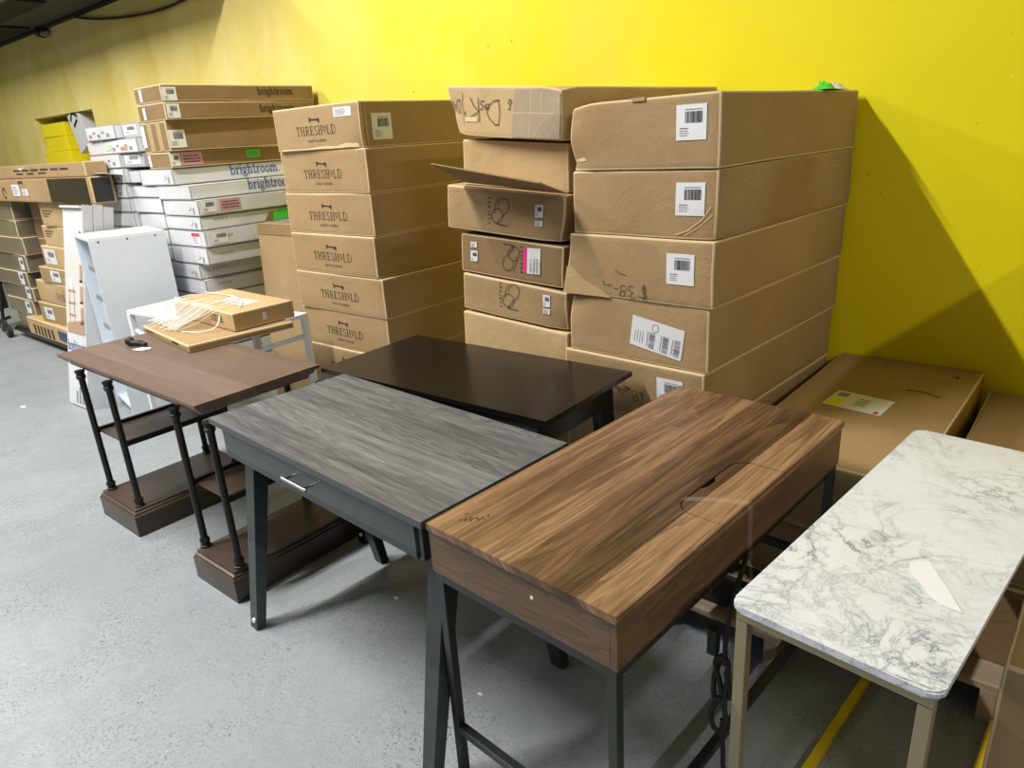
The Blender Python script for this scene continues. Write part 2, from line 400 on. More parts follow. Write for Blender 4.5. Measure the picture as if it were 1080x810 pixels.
# serif letters: lists of (polyline, weight); cap height 1, x height 0.68
TK, TN = 0.17, 0.07
def S(x, y, h=0.13): return ([(x - h, y), (x + h, y)], TN)
G = {
 'T': (0.78, [([(0.39, 0), (0.39, 1)], TK), ([(0.04, 0.97), (0.74, 0.97)], TN), ([(0.05, 0.97), (0.05, 0.74)], TN), ([(0.73, 0.97), (0.73, 0.74)], TN), S(0.39, 0.03, 0.17)]),
 'H': (0.92, [([(0.2, 0), (0.2, 1)], TK), ([(0.72, 0), (0.72, 1)], TK), ([(0.2, 0.52), (0.72, 0.52)], TN), S(0.2, 0.03), S(0.2, 0.97), S(0.72, 0.03), S(0.72, 0.97)]),
 'R': (0.84, [([(0.2, 0), (0.2, 1)], TK), ([(0.2, 0.97), (0.5, 0.97)] + arc(0.48, 0.73, 0.2, 0.24, 90, -90, 8) + [(0.2, 0.49)], 0.1), ([(0.42, 0.49), (0.76, 0.02)], 0.13), S(0.2, 0.03), S(0.76, 0.03, 0.07)]),
 'E': (0.76, [([(0.2, 0), (0.2, 1)], TK), ([(0.07, 0.97), (0.68, 0.97), (0.68, 0.76)], TN), ([(0.2, 0.52), (0.52, 0.52)], TN), ([(0.52, 0.42), (0.52, 0.62)], TN), ([(0.07, 0.03), (0.7, 0.03), (0.7, 0.26)], TN)]),
 'S': (0.66, [(arc(0.34, 0.74, 0.22, 0.22, 20, 260, 10) + arc(0.34, 0.27, 0.24, 0.25, 80, -160, 10), 0.12)]),
 'O': (0.86, [(arc(0.42, 0.5, 0.32, 0.46, 0, 360, 20), 0.13)]),
 'o_': (0.56, [(arc(0.27, 0.66, 0.2, 0.26, 0, 360, 14), 0.11), ([(0.1, 0.24), (0.44, 0.24)], TN)]),
 'L': (0.74, [([(0.2, 0), (0.2, 1)], TK), S(0.2, 0.97), ([(0.07, 0.03), (0.68, 0.03), (0.68, 0.3)], TN)]),
 'D': (0.9, [([(0.2, 0), (0.2, 1)], TK), ([(0.07, 0.97), (0.42, 0.97)] + arc(0.42, 0.5, 0.38, 0.47, 90, -90, 12) + [(0.07, 0.03)], 0.1)]),
 'b': (0.64, [([(0.14, 0), (0.14, 1)], 0.13), ([(0.02, 0.98), (0.14, 0.98)], TN), (arc(0.33, 0.33, 0.21, 0.31, -170, 170, 16), 0.1)]),
 'r': (0.46, [([(0.16, 0), (0.16, 0.66)], 0.13), S(0.16, 0.03, 0.12), ([(0.03, 0.64), (0.16, 0.64)], TN), ([(0.18, 0.45), (0.28, 0.62), (0.42, 0.6)], 0.11)]),
 'i': (0.32, [([(0.16, 0), (0.16, 0.66)], 0.13), S(0.16, 0.03, 0.13), ([(0.03, 0.64), (0.16, 0.64)], TN), ([(0.15, 0.88), (0.15, 0.9)], 0.16)]),
 'g': (0.58, [(arc(0.26, 0.44, 0.18, 0.21, 0, 360, 14), 0.1), ([(0.4, 0.58), (0.54, 0.66)], TN), ([(0.16, 0.22), (0.12, 0.12), (0.4, 0.06)], 0.09), (arc(0.27, -0.12, 0.22, 0.15, 60, 420, 14), 0.09)]),
 'h': (0.66, [([(0.15, 0), (0.15, 1)], 0.13), ([(0.03, 0.98), (0.15, 0.98)], TN), S(0.15, 0.03, 0.12), ([(0.17, 0.5), (0.3, 0.65), (0.45, 0.6), (0.5, 0.45), (0.5, 0)], 0.11), S(0.5, 0.03, 0.12)]),
 't': (0.42, [([(0.17, 0.9), (0.17, 0.12), (0.25, 0.02), (0.4, 0.08)], 0.12), ([(0.02, 0.64), (0.38, 0.64)], TN)]),
 'o': (0.6, [(arc(0.29, 0.33, 0.21, 0.31, 0, 360, 16), 0.11)]),
 'm': (0.98, [([(0.15, 0), (0.15, 0.66)], 0.13), S(0.15, 0.03, 0.12), ([(0.03, 0.64), (0.15, 0.64)], TN), ([(0.17, 0.5), (0.28, 0.65), (0.42, 0.62), (0.48, 0.48), (0.48, 0)], 0.11), S(0.48, 0.03, 0.1), ([(0.5, 0.5), (0.62, 0.65), (0.75, 0.62), (0.82, 0.48), (0.82, 0)], 0.11), S(0.82, 0.03, 0.12)]),
 '.': (0.3, [([(0.13, 0.05), (0.13, 0.09)], 0.14)]),
 'P': (0.6, [([(0.1, 0), (0.1, 1), (0.4, 1), (0.5, 0.85), (0.5, 0.65), (0.4, 0.5), (0.1, 0.5)], 0.14)]),
 'sR': (0.6, [([(0.1, 0), (0.1, 1), (0.4, 1), (0.5, 0.85), (0.5, 0.65), (0.4, 0.5), (0.1, 0.5)], 0.14), ([(0.3, 0.5), (0.52, 0)], 0.14)]),
 'sO': (0.75, [(arc(0.36, 0.5, 0.28, 0.48, 0, 360, 14), 0.14)]),
 'J': (0.5, [([(0.38, 1), (0.38, 0.2), (0.25, 0), (0.08, 0.1)], 0.14)]),
 'sE': (0.55, [([(0.48, 1), (0.1, 1), (0.1, 0), (0.48, 0)], 0.14), ([(0.1, 0.5), (0.42, 0.5)], 0.14)]),
 'C': (0.7, [(arc(0.38, 0.5, 0.28, 0.48, 50, 310, 12), 0.14)]),
 'sT': (0.6, [([(0.3, 0), (0.3, 1)], 0.14), ([(0.05, 1), (0.55, 1)], 0.14)]),
}
def letters(bm, mp, seq, width, u0, v0, track=0.0, mi=0, height=None, wk=1.05):
    tot = sum(G[k][0] + track for k in seq) - track
    s = width / tot; h = height if height else s
    u = u0
    for k in seq:
        adv, st = G[k]
        for pts, wt in st: ribbon(bm, mp, [(u + x * s, v0 + y * h) for x, y in pts], wt * s * wk, mi)
        u += (adv + track) * s
def small_text(txt, size, mp, parent, mat, name='printed_words', center=True):
    cu = bpy.data.curves.new('t', 'FONT'); cu.body = txt; cu.size = size; cu.align_x = 'CENTER' if center else 'LEFT'; cu.resolution_u = 2
    tmp = bpy.data.objects.new('t', cu); me = bpy.data.meshes.new_from_object(tmp)
    bpy.data.objects.remove(tmp); bpy.data.curves.remove(cu)
    for v in me.vertices: v.co = mp(v.co.x, v.co.y)
    if parent is not None and parent.name in CONF:
        tb = bmesh.new(); tb.from_mesh(me); conform(tb, parent); tb.to_mesh(me); tb.free()
    me.name = name; me.materials.clear(); me.materials.append(mat)
    return link(name, me, parent)
THRESH = ['T', 'H', 'R', 'E', 'S', 'H', 'o_', 'L', 'D']
BRIGHT = ['b', 'r', 'i', 'g', 'h', 't', 'r', 'o', 'o', 'm', '.']
PROJ = ['P', 'sR', 'sO', 'J', 'sE', 'C', 'sT']

def sticker(parent, mp, u0, u1, v0, v1, bars=True, mat=None, seed=0, style='tag'):
    """paper label between (u0,v0) and (u1,v1) with its print as a sub-part"""
    bm = bmesh.new(); face2(bm, mp, [(u0, v0), (u1, v0), (u1, v1), (u0, v1)])
    lab = obj('label', bm, mat or M['paper'], parent)
    rnd = random.Random(seed); W, H = u1 - u0, v1 - v0
    def off(u, v):
        p = Vector(mp(u, v)); a = Vector(mp(u + 0.01, v)) - p; b = Vector(mp(u, v + 0.01)) - p
        return p + a.cross(b).normalized() * 0.002
    bm = bmesh.new()
    if style == 'tag':      # text line, barcode, four lines
        x = u0 + W * 0.3
        face2(bm, off, [(u0 + W * .3, v0 + H * .84), (u0 + W * .85, v0 + H * .84), (u0 + W * .85, v0 + H * .87), (u0 + W * .3, v0 + H * .87)], 1)
        while x < u0 + W * 0.85:
            bw = W * rnd.choice([0.012, 0.02, 0.035]); face2(bm, off, [(x, v0 + H * .48), (x + bw, v0 + H * .48), (x + bw, v0 + H * .8), (x, v0 + H * .8)]); x += bw + W * rnd.choice([0.012, 0.02])
        for k in range(4):
            y = v0 + H * (0.32 - 0.065 * k); face2(bm, off, [(u0 + W * .12, y), (u0 + W * (.12 + rnd.uniform(.2, .42)), y), (u0 + W * .4, y + H * .022), (u0 + W * .12, y + H * .022)], 1 if k else 0)
    elif style == 'lines':
        for k in range(6):
            y = v0 + H * (0.15 + 0.125 * k); face2(bm, off, [(u0 + W * .1, y), (u0 + W * rnd.uniform(.6, .92), y), (u0 + W * .6, y + H * .05), (u0 + W * .1, y + H * .05)], 1)
    elif style == 'words':
        for k in range(3):
            y = v0 + H * (0.2 + 0.24 * k); x = u0 + W * .12
            while x < u0 + W * .85:
                ww = W * rnd.uniform(.04, .1); face2(bm, off, [(x, y), (x + ww, y), (x + ww, y + H * .1), (x, y + H * .1)]); x += ww + W * .025
    elif style == 'ship':
        for cx in (0.42, 0.68, 0.9):
            y = v0 + H * .08
            while y < v0 + H * 0.62:
                bh = H * rnd.choice([0.012, 0.022]); face2(bm, off, [(u0 + W * (cx - .06), y), (u0 + W * (cx + .05), y), (u0 + W * (cx + .05), y + bh), (u0 + W * (cx - .06), y + bh)]); y += bh + H * rnd.choice([0.014, .024])
            face2(bm, off, [(u0 + W * (cx - .1), v0 + H * .1), (u0 + W * (cx - .085), v0 + H * .1), (u0 + W * (cx - .085), v0 + H * .6), (u0 + W * (cx - .1), v0 + H * .6)], 1)
        ribbon(bm, off, [(u0 + W * .46 + math.cos(t) * W * .06, v0 + H * .78 + math.sin(t) * H * .13) for t in [i * PI / 6 for i in range(13)]], W * .008)
        for k in range(4): face2(bm, off, [(u0 + W * (.08 + k * .05), v0 + H * .15), (u0 + W * (.09 + k * .05), v0 + H * .15), (u0 + W * (.09 + k * .05), v0 + H * (.5 + .1 * (k % 2))), (u0 + W * (.08 + k * .05), v0 + H * .55)], 1)
    obj('barcode', bm, [M['ink'], M['grey_ink']], lab)
    return lab

# ------------------------------------------------------------------ cartons
ORD = ['topmost', 'second', 'third', 'fourth', 'fifth', 'sixth', 'seventh', 'eighth', 'ninth', 'tenth', 'eleventh', 'twelfth', 'thirteenth', 'fourteenth', 'fifteenth', 'sixteenth', 'seventeenth', 'eighteenth']
def carton(name, P, w, d, z0, h, rot, mat, edge, seed=0, amp=0.0025, crush=(), cuts=12):
    """closed carton. Origin at its front right bottom corner; x runs -w..0, y 0..d, z 0..h"""
    bm = bmesh.new()
    box(bm, -w, 0, 0, d, 0, h - 0.0015)
    bmesh.ops.recalc_face_normals(bm, faces=bm.faces)
    outer = list(bm.edges)
    bmesh.ops.bevel(bm, geom=outer, offset=0.0065, segments=2, affect='EDGES', profile=0.55)
    ctr = Vector((-w / 2, d / 2, h / 2))
    for f in bm.faces:
        if f.calc_area() < 0.02 * min(w, d) and min(e.calc_length() for e in f.edges) < 0.01: f.material_index = 1
    big = [e for e in bm.edges if e.calc_length() > 0.03]
    bmesh.ops.subdivide_edges(bm, edges=big, cuts=cuts, use_grid_fill=True)
    for v in bm.verts:
        v.co = v.co + carton_shift(v.co.copy(), w, d, h, seed, amp, crush)
    o = obj(name, bm, [mat, edge], None, smooth=True, loc=(P[0], P[1], z0), rot=(0, 0, rot))
    CONF[o.name] = (w, d, h, seed, amp, crush)
    return o
def mark(name, parent, mat, fn):
    bm = bmesh.new(); fn(bm); return obj(name, bm, mat, parent)
def tape_strip(parent, w, d, h, side='F', drop=0.06):
    bm = bmesh.new(); x0, x1 = -w / 2 - 0.025, -w / 2 + 0.025
    if side == 'F':
        box(bm, x0, x1, 0.0, d, h - 0.001, h + 0.0015); box(bm, x0, x1, -0.0035, 0.0, h - drop, h + 0.0015)
    return obj('packing_tape', bm, M['tape'], parent)

# ------------------------------------------------------------------ the place
def struct(name, bm, mat):
    o = obj(name, bm, mat); o['kind'] = 'structure'; return o
bm = bmesh.new(); box(bm, -15, 8, -9, 4.2, -0.1, 0.0); struct('floor', bm, M['floor'])
WY = 3.25
bm = bmesh.new()
nx0, nx1, nz0, nz1 = -10.15, -8.40, 1.50, 2.09
box(bm, -15, nx0, WY, WY + 0.6, 0, 5.0); box(bm, nx1, 8, WY, WY + 0.6, 0, 5.0)
box(bm, nx0, nx1, WY, WY + 0.6, 0, nz0); box(bm, nx0, nx1, WY, WY + 0.6, nz1, 5.0)
box(bm, nx0, nx1, WY + 0.5, WY + 0.6, nz0, nz1)
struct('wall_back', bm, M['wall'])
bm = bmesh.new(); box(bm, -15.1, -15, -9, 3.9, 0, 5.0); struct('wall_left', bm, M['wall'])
bm = bmesh.new(); box(bm, -15, 8, -9, 3.9, 5.0, 5.1); struct('ceiling', bm, plain('pale_ceiling', (.45, .45, .44), .9))
bm = bmesh.new(); box(bm, -15, -5.2, 2.50, 3.25, 2.95, 3.02); struct('trim_3', bm, M['ceiling'])
bm = bmesh.new(); box(bm, -14, -9.15, 2.50, 3.12, 2.93, 2.949); box(bm, -9.15, -7.66, 2.50, 2.80, 2.93, 2.949); struct('trim_1', bm, M['ceiling_black'])
bm = bmesh.new(); box(bm, -14, -5.2, 3.19, 3.25, 2.925, 2.949); struct('trim_2', bm, M['ceiling_black'])
# cable and elbow at the top of the wall
t = tag(tube('hanging_cable', [(-8.3, 3.22, 2.94), (-7.9, 3.22, 2.865), (-7.4, 3.22, 2.80), (-6.93, 3.22, 2.757), (-6.47, 3.22, 2.735), (-6.05, 3.22, 2.745), (-5.5, 3.22, 2.80), (-5.0, 3.22, 2.94)], 0.011, M['rubber']),
        'thin black cable sagging from the ceiling along the top of the yellow wall', 'cable')
e = empty('conduit_elbow', (-9.12, 3.2, 2.88)); tag(e, 'small dark conduit fitting where the wall meets the black ceiling', 'fitting')
bm = bmesh.new(); cyl(bm, (-0.05, 0, 0.03), (0.07, 0, 0.0), 0.05, 0.045); obj('body', bm, M['rubber'], e, True)
bm = bmesh.new(); cyl(bm, (0.07, 0, 0.0), (0.16, 0, -0.02), 0.03, 0.03); obj('collar', bm, M['grey_plastic'], e, True)

def barrel(n): return ORD[n]

# ------------------------------------------------------------------ pallets
def pallet(x0, x1, y0, y1, label, h=0.116):
    e = empty('wooden_pallet', (x0, y0, 0)); tag(e, label, 'pallet', 'pallets under the carton stacks')
    w, d = x1 - x0, y1 - y0
    bm = bmesh.new(); n = max(3, round(d / 0.145))
    for i in range(n):
        y = (d - 0.1) * i / (n - 1); box(bm, 0, w, y, y + 0.1, h - 0.018, h - 0.001, bev=0.0015)
    obj('deck', bm, M['pallet'], e)
    for x in (0, w / 2 - 0.02, w - 0.04):
        bm = bmesh.new(); box(bm, x, x + 0.04, 0.005, d - 0.005, 0.018, h - 0.018, bev=0.002); obj('stringer', bm, M['pallet'], e)
    for y in (0, d / 2 - 0.05, d - 0.1):
        bm = bmesh.new(); box(bm, 0, w, y, y + 0.1, 0.0, 0.018, bev=0.0015); obj('bottom_board', bm, M['pallet'], e)
    return e
pallet(-1.60, -0.32, 2.10, 3.12, 'weathered pallet under the tall stack of wide plain cartons behind the walnut desk')
pallet(-0.27, 0.45, 2.03, 3.1, 'weathered pallet in the shade behind the right end of the marble table')
e = empty('wooden_skid', (-0.96, 1.765, 0)); tag(e, 'low wooden skid lying under the far end of the walnut desk', 'skid')
for k in range(2):
    bm = bmesh.new(); box(bm, 0, .40, .095 * k, .095 * k + .085, .098, .116, bev=.0015); obj('board', bm, M['pallet'], e)
for x in (0.0, .36):
    bm = bmesh.new(); box(bm, x, x + .04, .0, .18, 0.0, .098, bev=.002); obj('runner', bm, M['pallet'], e)
e = empty('wooden_skid', (-0.262, 1.90, 0)); tag(e, 'short weathered wooden skid in the shade under the right rear of the marble table', 'skid')
bm = bmesh.new(); box(bm, 0, .235, 0, .115, .104, .124, bev=.0015); obj('board', bm, M['pallet'], e)
for x in (0.0, .195):
    bm = bmesh.new(); box(bm, x, x + .04, .0, .112, 0.0, .104, bev=.002); obj('runner', bm, M['pallet'], e)
bm = bmesh.new(); box(bm, .10, .22, .05, .13, .1165, .16, bev=.006); bl = obj('black_box', bm, M['rubber']); bl.location = (-0.96, 1.765, 0); tag(bl, 'small black block sitting on the wooden skid under the walnut desk', 'block')
pallet(-3.52, -2.62, 2.2, 3.1, 'pallet under the key-logo cartons')
pallet(-2.28, -1.66, 2.2, 3.1, 'pallet under the looped-logo cartons')
pallet(-5.75, -4.40, 2.15, 3.15, 'pallet under the long white cartons')

# ------------------------------------------------------------------ right stack: seven wide cartons
R36 = math.radians(-3.6)
tops = [1.660, 1.440, 1.221, 1.000, 0.776, 0.556, 0.336]
bots = tops[1:] + [0.116]
xr = [-0.949, -0.950, -0.954, -0.966, -0.972, -0.975, -0.978]
ww = [0.575, 0.570, 0.582, 0.590, 0.605, 0.605, 0.605]
desc = ['topmost wide plain carton with a square barcode label, beside the yellow wall',
        'second wide plain carton down, with a ribbed, faded long side',
        'third wide plain carton down, with $38 handwritten upside down and a torn corner',
        'fourth wide plain carton down, with a large slanted shipping label',
        'fifth wide plain carton down, with 48 handwritten upside down, partly behind the walnut desk',
        'sixth wide plain carton down, low behind the walnut desk',
        'bottom wide plain carton of the tall stack, resting on the pallet']
RB = []
for i in range(7):
    crush = []
    if i == 0: crush = [(1, 0, 0.1, 0.09, 0.012, 0.02, 0.0), (1, 0, 1, 0.12, 0.01, 0.012, -0.014)]
    if i == 1: crush = [(0, 0, 0, 0.12, -0.012, 0.012, 0.0)]
    if i == 2: crush = [(1, 0, 0, 0.2, -0.03, -0.01, 0.0)]
    if i == 3: crush = [(1, 0, 1, 0.12, 0.02, 0.012, 0)]
    c = carton('cardboard_carton', (xr[i], 2.10 + (0.006 if i % 2 else 0)), ww[i], 1.125, bots[i], tops[i] - bots[i], R36 + random.uniform(-0.004, 0.004), M['kraft'], M['kraft_edge'], seed=i + 1, amp=0.004, crush=crush)
    tag(c, desc[i], 'box', 'wide plain cartons in the tall right-hand stack'); RB.append(c)
RB[1].data.materials.append(M['kraft_ridge'])
for p in RB[1].data.polygons:
    if p.normal.x > .9 and p.area > 1e-4: p.material_index = 2
for i, (u0, u1, v0, v1) in {0: (-0.1465, -0.044, 1.525, 1.628), 1: (-0.1465, -0.042, 1.297, 1.400), 2: (-0.1695, -0.066, 1.073, 1.1757), 4: (-0.186, -0.08, 0.634, 0.7347)}.items():
    sticker(RB[i], on_front(z0=-bots[i], y=-0.008), u0, u1, v0, v1, seed=i)
sticker(RB[3], rotd(on_front(z0=-bots[3], y=-0.007), math.radians(-8.5), -0.2, 0.872), -0.308, -0.095, 0.82, 0.93, style='ship', seed=9)
sticker(RB[5], on_front(z0=-bots[5], y=-0.008), -0.15, -0.05, 0.42, 0.52, seed=4)
def hand38(bm):
    mp = on_front(z0=-bots[2], y=-0.008); wd = 0.0022
    for st in ([(-.2519, 1.0076), (-.256, 1.0576)], [(-.262, 1.004), (-.262, 1.063)], [(-.252, 1.045), (-.268, 1.05), (-.272, 1.04), (-.254, 1.028), (-.25, 1.018), (-.262, 1.012), (-.28, 1.018)],
               [(-.298, 1.01), (-.315, 1.006), (-.322, 1.016), (-.306, 1.028), (-.325, 1.034), (-.325, 1.048), (-.305, 1.05)],
               arc(-.352, 1.02, .011, .009, 0, 360), arc(-.348, 1.039, .012, .011, 0, 360),
               [(-.372, 1.035), (-.388, 1.036)], [(-.395, 1.044), (-.41, 1.05)], [(-.4311, 1.0572), (-.428, 1.046), (-.405, 1.044)], [(-.3818, 1.1016), (-.36, 1.09), (-.3346, 1.0858)]):
        ribbon(bm, mp, st, wd)
mark('handwriting', RB[2], M['brown_ink'], hand38)
def hand48(bm):
    mp = on_front(z0=-bots[4], y=-0.008); wd = 0.0022
    for st in ([(-.241, .6729), (-.252, .632), (-.249, .616)], [(-.241, .655), (-.262, .66), (-.248, .64)], arc(-.285, .652, .012, .011, 0, 360), arc(-.279, .630, .011, .012, 0, 360),
               arc(-.312, .664, .006, .005, 0, 360), arc(-.326, .668, .007, .006, 0, 360), [(-.302, .672), (-.318, .652), (-.34, .655), (-.378, .668), (-.352, .645), (-.33, .638)], [(-.345, .662), (-.36, .652)],
               [(-.33, .69), (-.335, .71)]):
        ribbon(bm, mp, st, wd)
mark('handwriting', RB[4], M['brown_ink'], hand48)
# torn corner of the third carton, crease of the second, torn nick of the first
mark('torn_layer', RB[2], M['kraft_light'], lambda bm: face2(bm, on_front(z0=-bots[2], y=-0.010), [(-.583, .999), (-.40, .999), (-.43, 1.02), (-.50, 1.055), (-.56, 1.098), (-.583, 1.10)]))
mark('crease', RB[1], M['kraft_edge'], lambda bm: (ribbon(bm, on_front(z0=-bots[1], y=-.009), [(-.144, 1.235), (-.10, 1.25), (-.05, 1.285), (-.02, 1.325)], .004), ribbon(bm, on_front(z0=-bots[1], y=-.009), [(-.11, 1.235), (-.06, 1.262), (-.015, 1.30)], .003)))
mark('torn_edge', RB[0], M['kraft_edge'], lambda bm: face2(bm, on_front(z0=-bots[0], y=-.004), [(-.570, 1.478), (-.52, 1.484), (-.50, 1.474), (-.53, 1.470), (-.565, 1.470)]))
tape_strip(RB[0], 0.575, 1.125, 0.22, drop=0.01)
# green and white plastic bag on the top
e = empty('crumpled_wrapper', (-0.915, 2.96, 1.6605)); tag(e, 'green and white crumpled wrapper on top of the tall carton stack', 'wrapper')
def crumple(bm, cx, cy, sx, sy, h, seed, n=9):
    g = [[bm.verts.new((cx + (i / (n - 1) - .5) * sx, cy + (j / (n - 1) - .5) * sy, max(0.001, h * math.sin(PI * i / (n - 1)) * math.sin(PI * j / (n - 1)) * (0.6 + 0.8 * noise.noise(Vector((i * .7, j * .7, seed))))))) for j in range(n)] for i in range(n)]
    for i in range(n - 1):
        for j in range(n - 1): bm.faces.new((g[i][j], g[i + 1][j], g[i + 1][j + 1], g[i][j + 1]))
bm = bmesh.new(); crumple(bm, 0, -0.05, 0.07, 0.12, 0.045, 3); obj('green_film', bm, M['green'], e, True)
bm = bmesh.new(); crumple(bm, 0, 0.08, 0.07, 0.16, 0.04, 8); obj('white_film', bm, M['paper'], e, True)

# ------------------------------------------------------------------ low cartons on the right
tp = [(0.566, 0.341), (0.341, 0.116)]
for i, (zt, zb) in enumerate(tp):
    c = carton('cardboard_carton', (-0.318, 2.062), 0.545, 1.165, zb, zt - zb, math.radians(-0.9), M['kraft'], M['kraft_edge'], seed=20 + i, amp=0.003)
    tag(c, ['wide low carton with a yellow and white label on its top, behind the walnut desk', 'lower carton under the one with the yellow and white top label'][i], 'box', 'low cartons behind the marble table')
    if i == 0:
        mp = on_top(z=0.2265 + 0.003)
        def G2(x, y): return (x + 0.318, y - 2.062)
        q = [G2(-0.736, 2.567), G2(-0.530, 2.547), G2(-0.520, 2.714), G2(-0.723, 2.740)]
        bm = bmesh.new(); face2(bm, mp, q); lab = obj('label', bm, M['paper'], c)
        mp2 = on_top(z=0.2265 + 0.0038)
        def lp(a, b):
            P_ = [q[0][k] * (1 - a) * (1 - b) + q[1][k] * a * (1 - b) + q[2][k] * a * b + q[3][k] * (1 - a) * b for k in (0, 1)]; return mp2(*P_)
        bm = bmesh.new(); face2(bm, lp, [(.03, .03), (.27, .03), (.27, .55), (.03, .55)]); o = obj('yellow_block', bm, M['yellow_ink'], lab)
        bm = bmesh.new(); face2(bm, lp, [(.06, .65), (.25, .65), (.25, .92), (.06, .92)], 1)
        for k in range(4): face2(bm, lp, [(.45 + .02 * (k % 2), .3 + .13 * k), (.66, .3 + .13 * k), (.66, .34 + .13 * k), (.45, .34 + .13 * k)])
        face2(bm, lp, [(.06, .3), (.24, .3), (.24, .34), (.06, .34)]); face2(bm, lp, [(.06, .12), (.24, .12), (.24, .16), (.06, .16)])
        obj('label_print', bm, [M['ink'], M['grey_ink']], lab)
        bm = bmesh.new(); face2(bm, lp, arc(.90, .12, .045, .07, 0, 350, 12)); obj('red_dot', bm, M['red'], lab)
        bm = bmesh.new(); ribbon(bm, on_top(z=0.2265 + 0.002), [(-0.20, 0.80), (-0.17, 0.81), (-0.13, 0.80), (-0.085, 0.775)], 0.008); ribbon(bm, on_top(z=0.2265 + 0.002), [(-0.09, 1.04), (-0.07, 1.05), (-0.075, 1.02)], 0.008); obj('gouge', bm, M['hole'], c)
        sticker(c, on_front(y=-0.006), -0.16, -0.02, 0.02, 0.16, seed=31)
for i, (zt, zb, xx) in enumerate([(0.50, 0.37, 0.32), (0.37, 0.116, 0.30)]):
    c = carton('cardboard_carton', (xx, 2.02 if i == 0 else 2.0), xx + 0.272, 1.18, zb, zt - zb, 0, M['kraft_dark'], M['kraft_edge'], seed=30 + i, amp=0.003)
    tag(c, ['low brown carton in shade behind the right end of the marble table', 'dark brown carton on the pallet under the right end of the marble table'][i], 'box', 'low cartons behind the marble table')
c = carton('cardboard_carton', (0.51, 1.385), 0.53, 0.50, 0, 0.57, math.radians(-1), M['kraft'], M['kraft_edge'], seed=40, amp=0.004)
tag(c, 'upright plain carton at the far right beside the marble table', 'box')

for k in range(4):  # stack added out of view to cast the second, fainter shadow on the wall
    c = carton('cardboard_carton', (1.22, 1.62), 0.60, 1.35, 0.43 * k + (0.0 if k == 0 else 0.002 * k), 0.43, 0, M['kraft'], M['kraft_edge'], seed=44 + k, amp=0.003)
    tag(c, ['lowest', 'second', 'third', 'uppermost'][k] + ' deep carton of the added unseen stack right of the marble table, shading the wall', 'box', 'added unseen cartons shading the wall')

# ------------------------------------------------------------------ stack with looped 62 marks
LOOP = [arc(-.290, 1.314, .028, .028, 190, -30, 14) + [(-0.271, 1.290), (-0.285, 1.279), (-0.303, 1.266), (-0.317, 1.254), (-0.3221, 1.2404)],
        [(-0.3208, 1.342), (-0.3345, 1.3134), (-0.338, 1.2846)], arc(-.3214, 1.2726, .03, .028, 0, 360, 18), [(-0.3221, 1.2404), (-0.2967, 1.2378), (-0.2672, 1.2355)]]
def loop_logo(parent, mp0, ang, cu, cv):
    cu0, cv0 = -0.302, 1.290
    mp = lambda u, v: mp0(cu + (u - cu0) * math.cos(ang) - (v - cv0) * math.sin(ang), cv + (u - cu0) * math.sin(ang) + (v - cv0) * math.cos(ang))
    def f(bm):
        for st in LOOP: ribbon(bm, mp, st, 0.0026)
        vm = lambda u, v: mp(-0.3665 - v, 1.240 + u) if False else mp(-0.3600 - (0.010 - v) , 1.346 - u)
        letters(bm, vm, PROJ, 0.106, 0, 0, track=0.55, height=0.011)
    mark('printed_logo', parent, M['ink'], f)
G62 = 'cartons in the stack between the key-logo cartons and the tall right-hand stack'
# (P, w, d, z0, z1, rot, mat)
rows = [((-1.560, 2.135), 0.607, 1.10, 1.541, 1.723, -3.5, 'kraft_light', 4.9),
        ((-1.575, 2.190), 0.530, 1.00, 1.358, 1.534, 0.0, 'kraft_light', 3.8),
        ((-1.575, 2.150), 0.600, 1.00, 1.176, 1.354, 0.5, 'kraft', 4.2),
        ((-1.590, 2.160), 0.540, 1.00, 1.002, 1.165, -0.5, 'kraft_dark', 3.6),
        ((-1.580, 2.150), 0.552, 1.00, 0.836, 0.992, -0.6, 'kraft', 3.9),
        ((-1.580, 2.150), 0.560, 1.00, 0.665, 0.830, 0.0, 'kraft_light', 3.2),
        ((-1.590, 2.160), 0.550, 1.00, 0.490, 0.658, 0.0, 'kraft', 2.2),
        ((-1.590, 2.160), 0.550, 1.00, 0.312, 0.485, 0.0, 'kraft', 1.2),
        ((-1.590, 2.160), 0.550, 1.00, 0.116, 0.300, 0.0, 'kraft', 0.0)]
dl = ['battered taped carton with Desk handwritten upside down, on top of the middle stack', 'open tan carton with its front flap hanging out, second in the middle stack',
      'brown carton with looped 62 print and two small labels, third in the middle stack', 'dark brown carton with pink and white sticker, fourth in the middle stack',
      'brown carton with looped 62 print low in the middle stack', 'plain tan carton just above the black desk top in the middle stack',
      'seventh carton down in the middle stack, behind the black desk', 'eighth carton down in the middle stack, behind the black desk', 'bottom carton of the middle stack, on its pallet']
PB = []
for i, (P, w_, d_, z0, z1, r, mt, tl) in enumerate(rows):
    cr = []
    if i == 0: cr = [(1, 0, 0.5, 0.16, 0.02, 0.02, 0.0), (0, 0, 1, 0.1, -0.01, 0.01, -0.012), (1, 0, 0, 0.14, 0.045, 0.02, 0.006), (0, 0, 0, .1, -.01, .01, 0)]
    if i == 2: cr = [(0, 0, 0, 0.12, -0.03, 0.02, 0.0)]
    if i == 4: cr = [(0, 0, 0, 0.1, 0.0, 0.02, 0.0)]
    c = carton('cardboard_carton', P, w_, d_, z0, z1 - z0, math.radians(r), M[mt], M['kraft_edge'], seed=50 + i, amp=0.006 if i < 6 else 0.003, crush=cr)
    c.rotation_euler = (0, math.radians(tl), math.radians(r))
    tag(c, dl[i], 'box', G62); PB.append(c)
